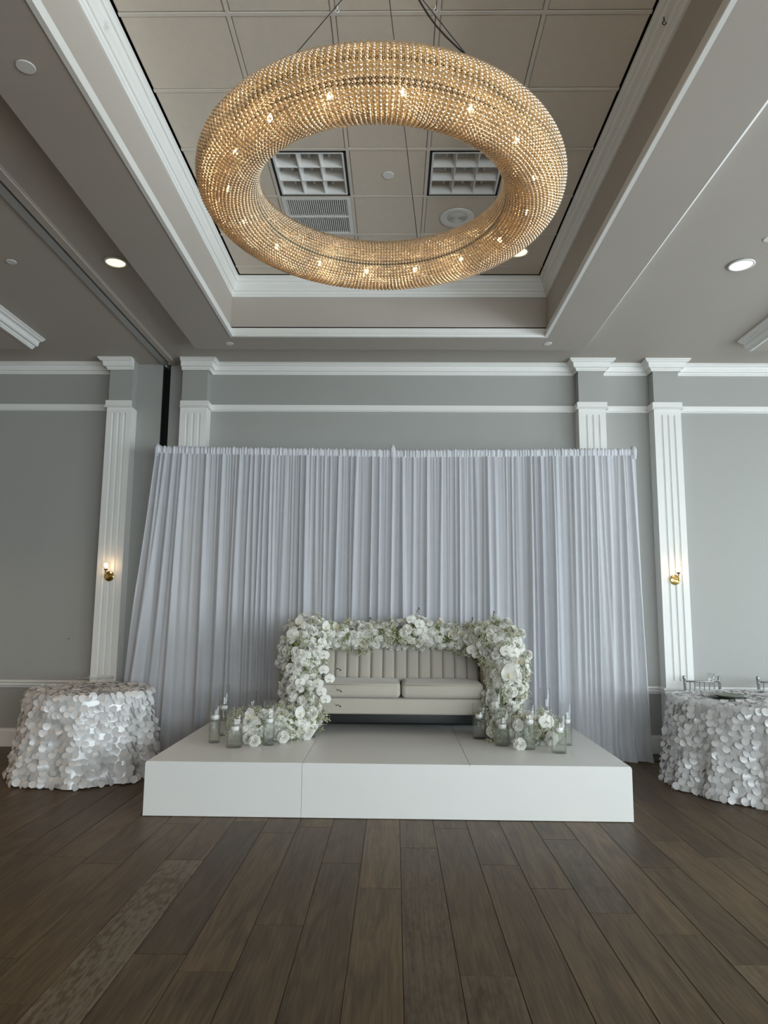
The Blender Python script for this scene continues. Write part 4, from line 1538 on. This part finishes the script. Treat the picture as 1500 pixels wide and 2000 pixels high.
# guest table setting
pt = thing('dinner_plate', 'sage green dinner plate on the petal-covered guest table', 'plate', (3.03, 6.62, .780))
MB().lathe([(0, .004), (.085, .004), (.128, .022), (.132, .022), (.130, .018), (.088, -.002), (0, -.002)], 36).build('dish', M['sage'], pt, True)
MB().lathe([(0, -.006), (.145, -.006), (.150, -.002), (0, -.002)], 36).build('charger', M['dark'], pt, True)
for x, y, h_, r_, lab in ((2.925, 6.72, .20, .030, 'tall clear champagne flute on the guest table'), (3.005, 6.80, .165, .040, 'round clear water goblet on the guest table beside the flute')):
    gt = thing('stemmed_glass', lab, 'glass', (x, y, .782), group='glasses on the guest table')
    MB().lathe([(0, 0), (.034, .001), (.033, .003), (.005, .008), (.004, h_ * .35), (.006, h_ * .42)], 20).build('stem', M['glass'], gt, True)
    MB().lathe([(.004, h_ * .40), (r_ * .75, h_ * .52), (r_, h_ * .70), (r_ * .95, h_), (r_ * .93, h_), (r_ * .97, h_ * .70), (r_ * .72, h_ * .54), (0, h_ * .45)], 20).build('bowl', M['glass'], gt, True)
for k, (x, nm) in enumerate(((3.20, 'dinner_fork'), (3.235, 'dinner_knife'))):
    q = MB().tube([(0, -.10, 0), (0, 0, .003), (0, .04, .001)], [.005, .003, .004], 6)
    if nm == 'dinner_fork':
        for i in range(4):
            q.tube([(-.009 + .006 * i, .05, .001), (-.009 + .006 * i, .095, .004)], .0017, 5)
        q.tube([(-.009, .05, .001), (.009, .05, .001)], .0025, 5)
    else:
        q.box(-.009, .007, .04, .12, -.001, .001)
    tag(q.build(nm, M['silver'], None, True, (x, 6.62, .785), (0, 0, -.3)), ('silver dinner fork' if k == 0 else 'silver dinner knife') + ' beside the sage plate', 'fork' if k == 0 else 'knife')


# ------------------------------------------------------------------ silver ballroom chairs
def chair_thing(x, y, label):
    """seen from the front over the table: the chair faces the viewer"""
    t_ = thing('ballroom_chair', label, 'chair', (x, y, 0), group='silver ballroom chairs')
    hw = .180
    H = .862
    for s in (-1, 1):
        q = MB().tube([(s * hw * .95, .02, 0), (s * hw, 0, .42), (s * (hw + .006), .03, H - .03)], .0155, 12)
        q.lathe([(.0165, H - .07), (.018, H - .066), (.0165, H - .062)], 12, (s * (hw + .005), .027, 0))
        q.build('rear_leg', M['silver'], t_, True)
        MB().lathe([(.013, H - .034), (.020, H - .030), (.020, H - .020), (.016, H - .014), (.019, H - .010), (.017, H), (0, H + .002)], 14, (s * (hw + .006), .03, 0)).build('finial', M['silver'], t_, True)
        q = MB().lathe([(.016, .44), (.0155, .30), (.018, .296), (.0155, .29), (.012, 0)], 12, (s * (hw + .01), -.34, 0), cap=True)
        q.build('front_leg', M['silver'], t_, True)
        MB().tube([(s * hw, .012, .18), (s * (hw + .01), -.34, .18)], .008, 8).build('stretcher', M['silver'], t_, True)
    for z, r in ((H - .058, .0085), (H - .068 - .145, .0085), (H - .30, .008)):
        MB().tube([(-hw, .026, z), (hw, .026, z)], r, 10).build('back_rail', M['silver'], t_, True)
    for i in range(6):
        x_ = -hw + 2 * hw * (i + 1) / 7
        MB().tube([(x_, .026, H - .300), (x_, .026, H - .058)], [.0065, .0065], 8).lathe([(.0065, H - .15), (.0085, H - .146), (.0065, H - .142)], 8, (x_, .026, 0)).build('spindle', M['silver'], t_, True)
    rounded_box(-.2, .2, -.36, .02, .43, .455, .012).build('seat', M['silver'], t_, True)
    rounded_box(-.19, .19, -.35, .0, .456, .49, .015).build('seat_pad', M['cloth'], t_, True)
    for z in (.14, .24):
        MB().tube([(-hw - .008, -.34, z), (hw + .008, -.34, z)], .008, 8).build('stretcher', M['silver'], t_, True)


chair_thing(3.280, 7.74, 'silver spindle-back ballroom chair nearest the pilaster behind the guest table')
chair_thing(4.060, 7.74, 'silver spindle-back ballroom chair cut by the frame edge behind the guest table')
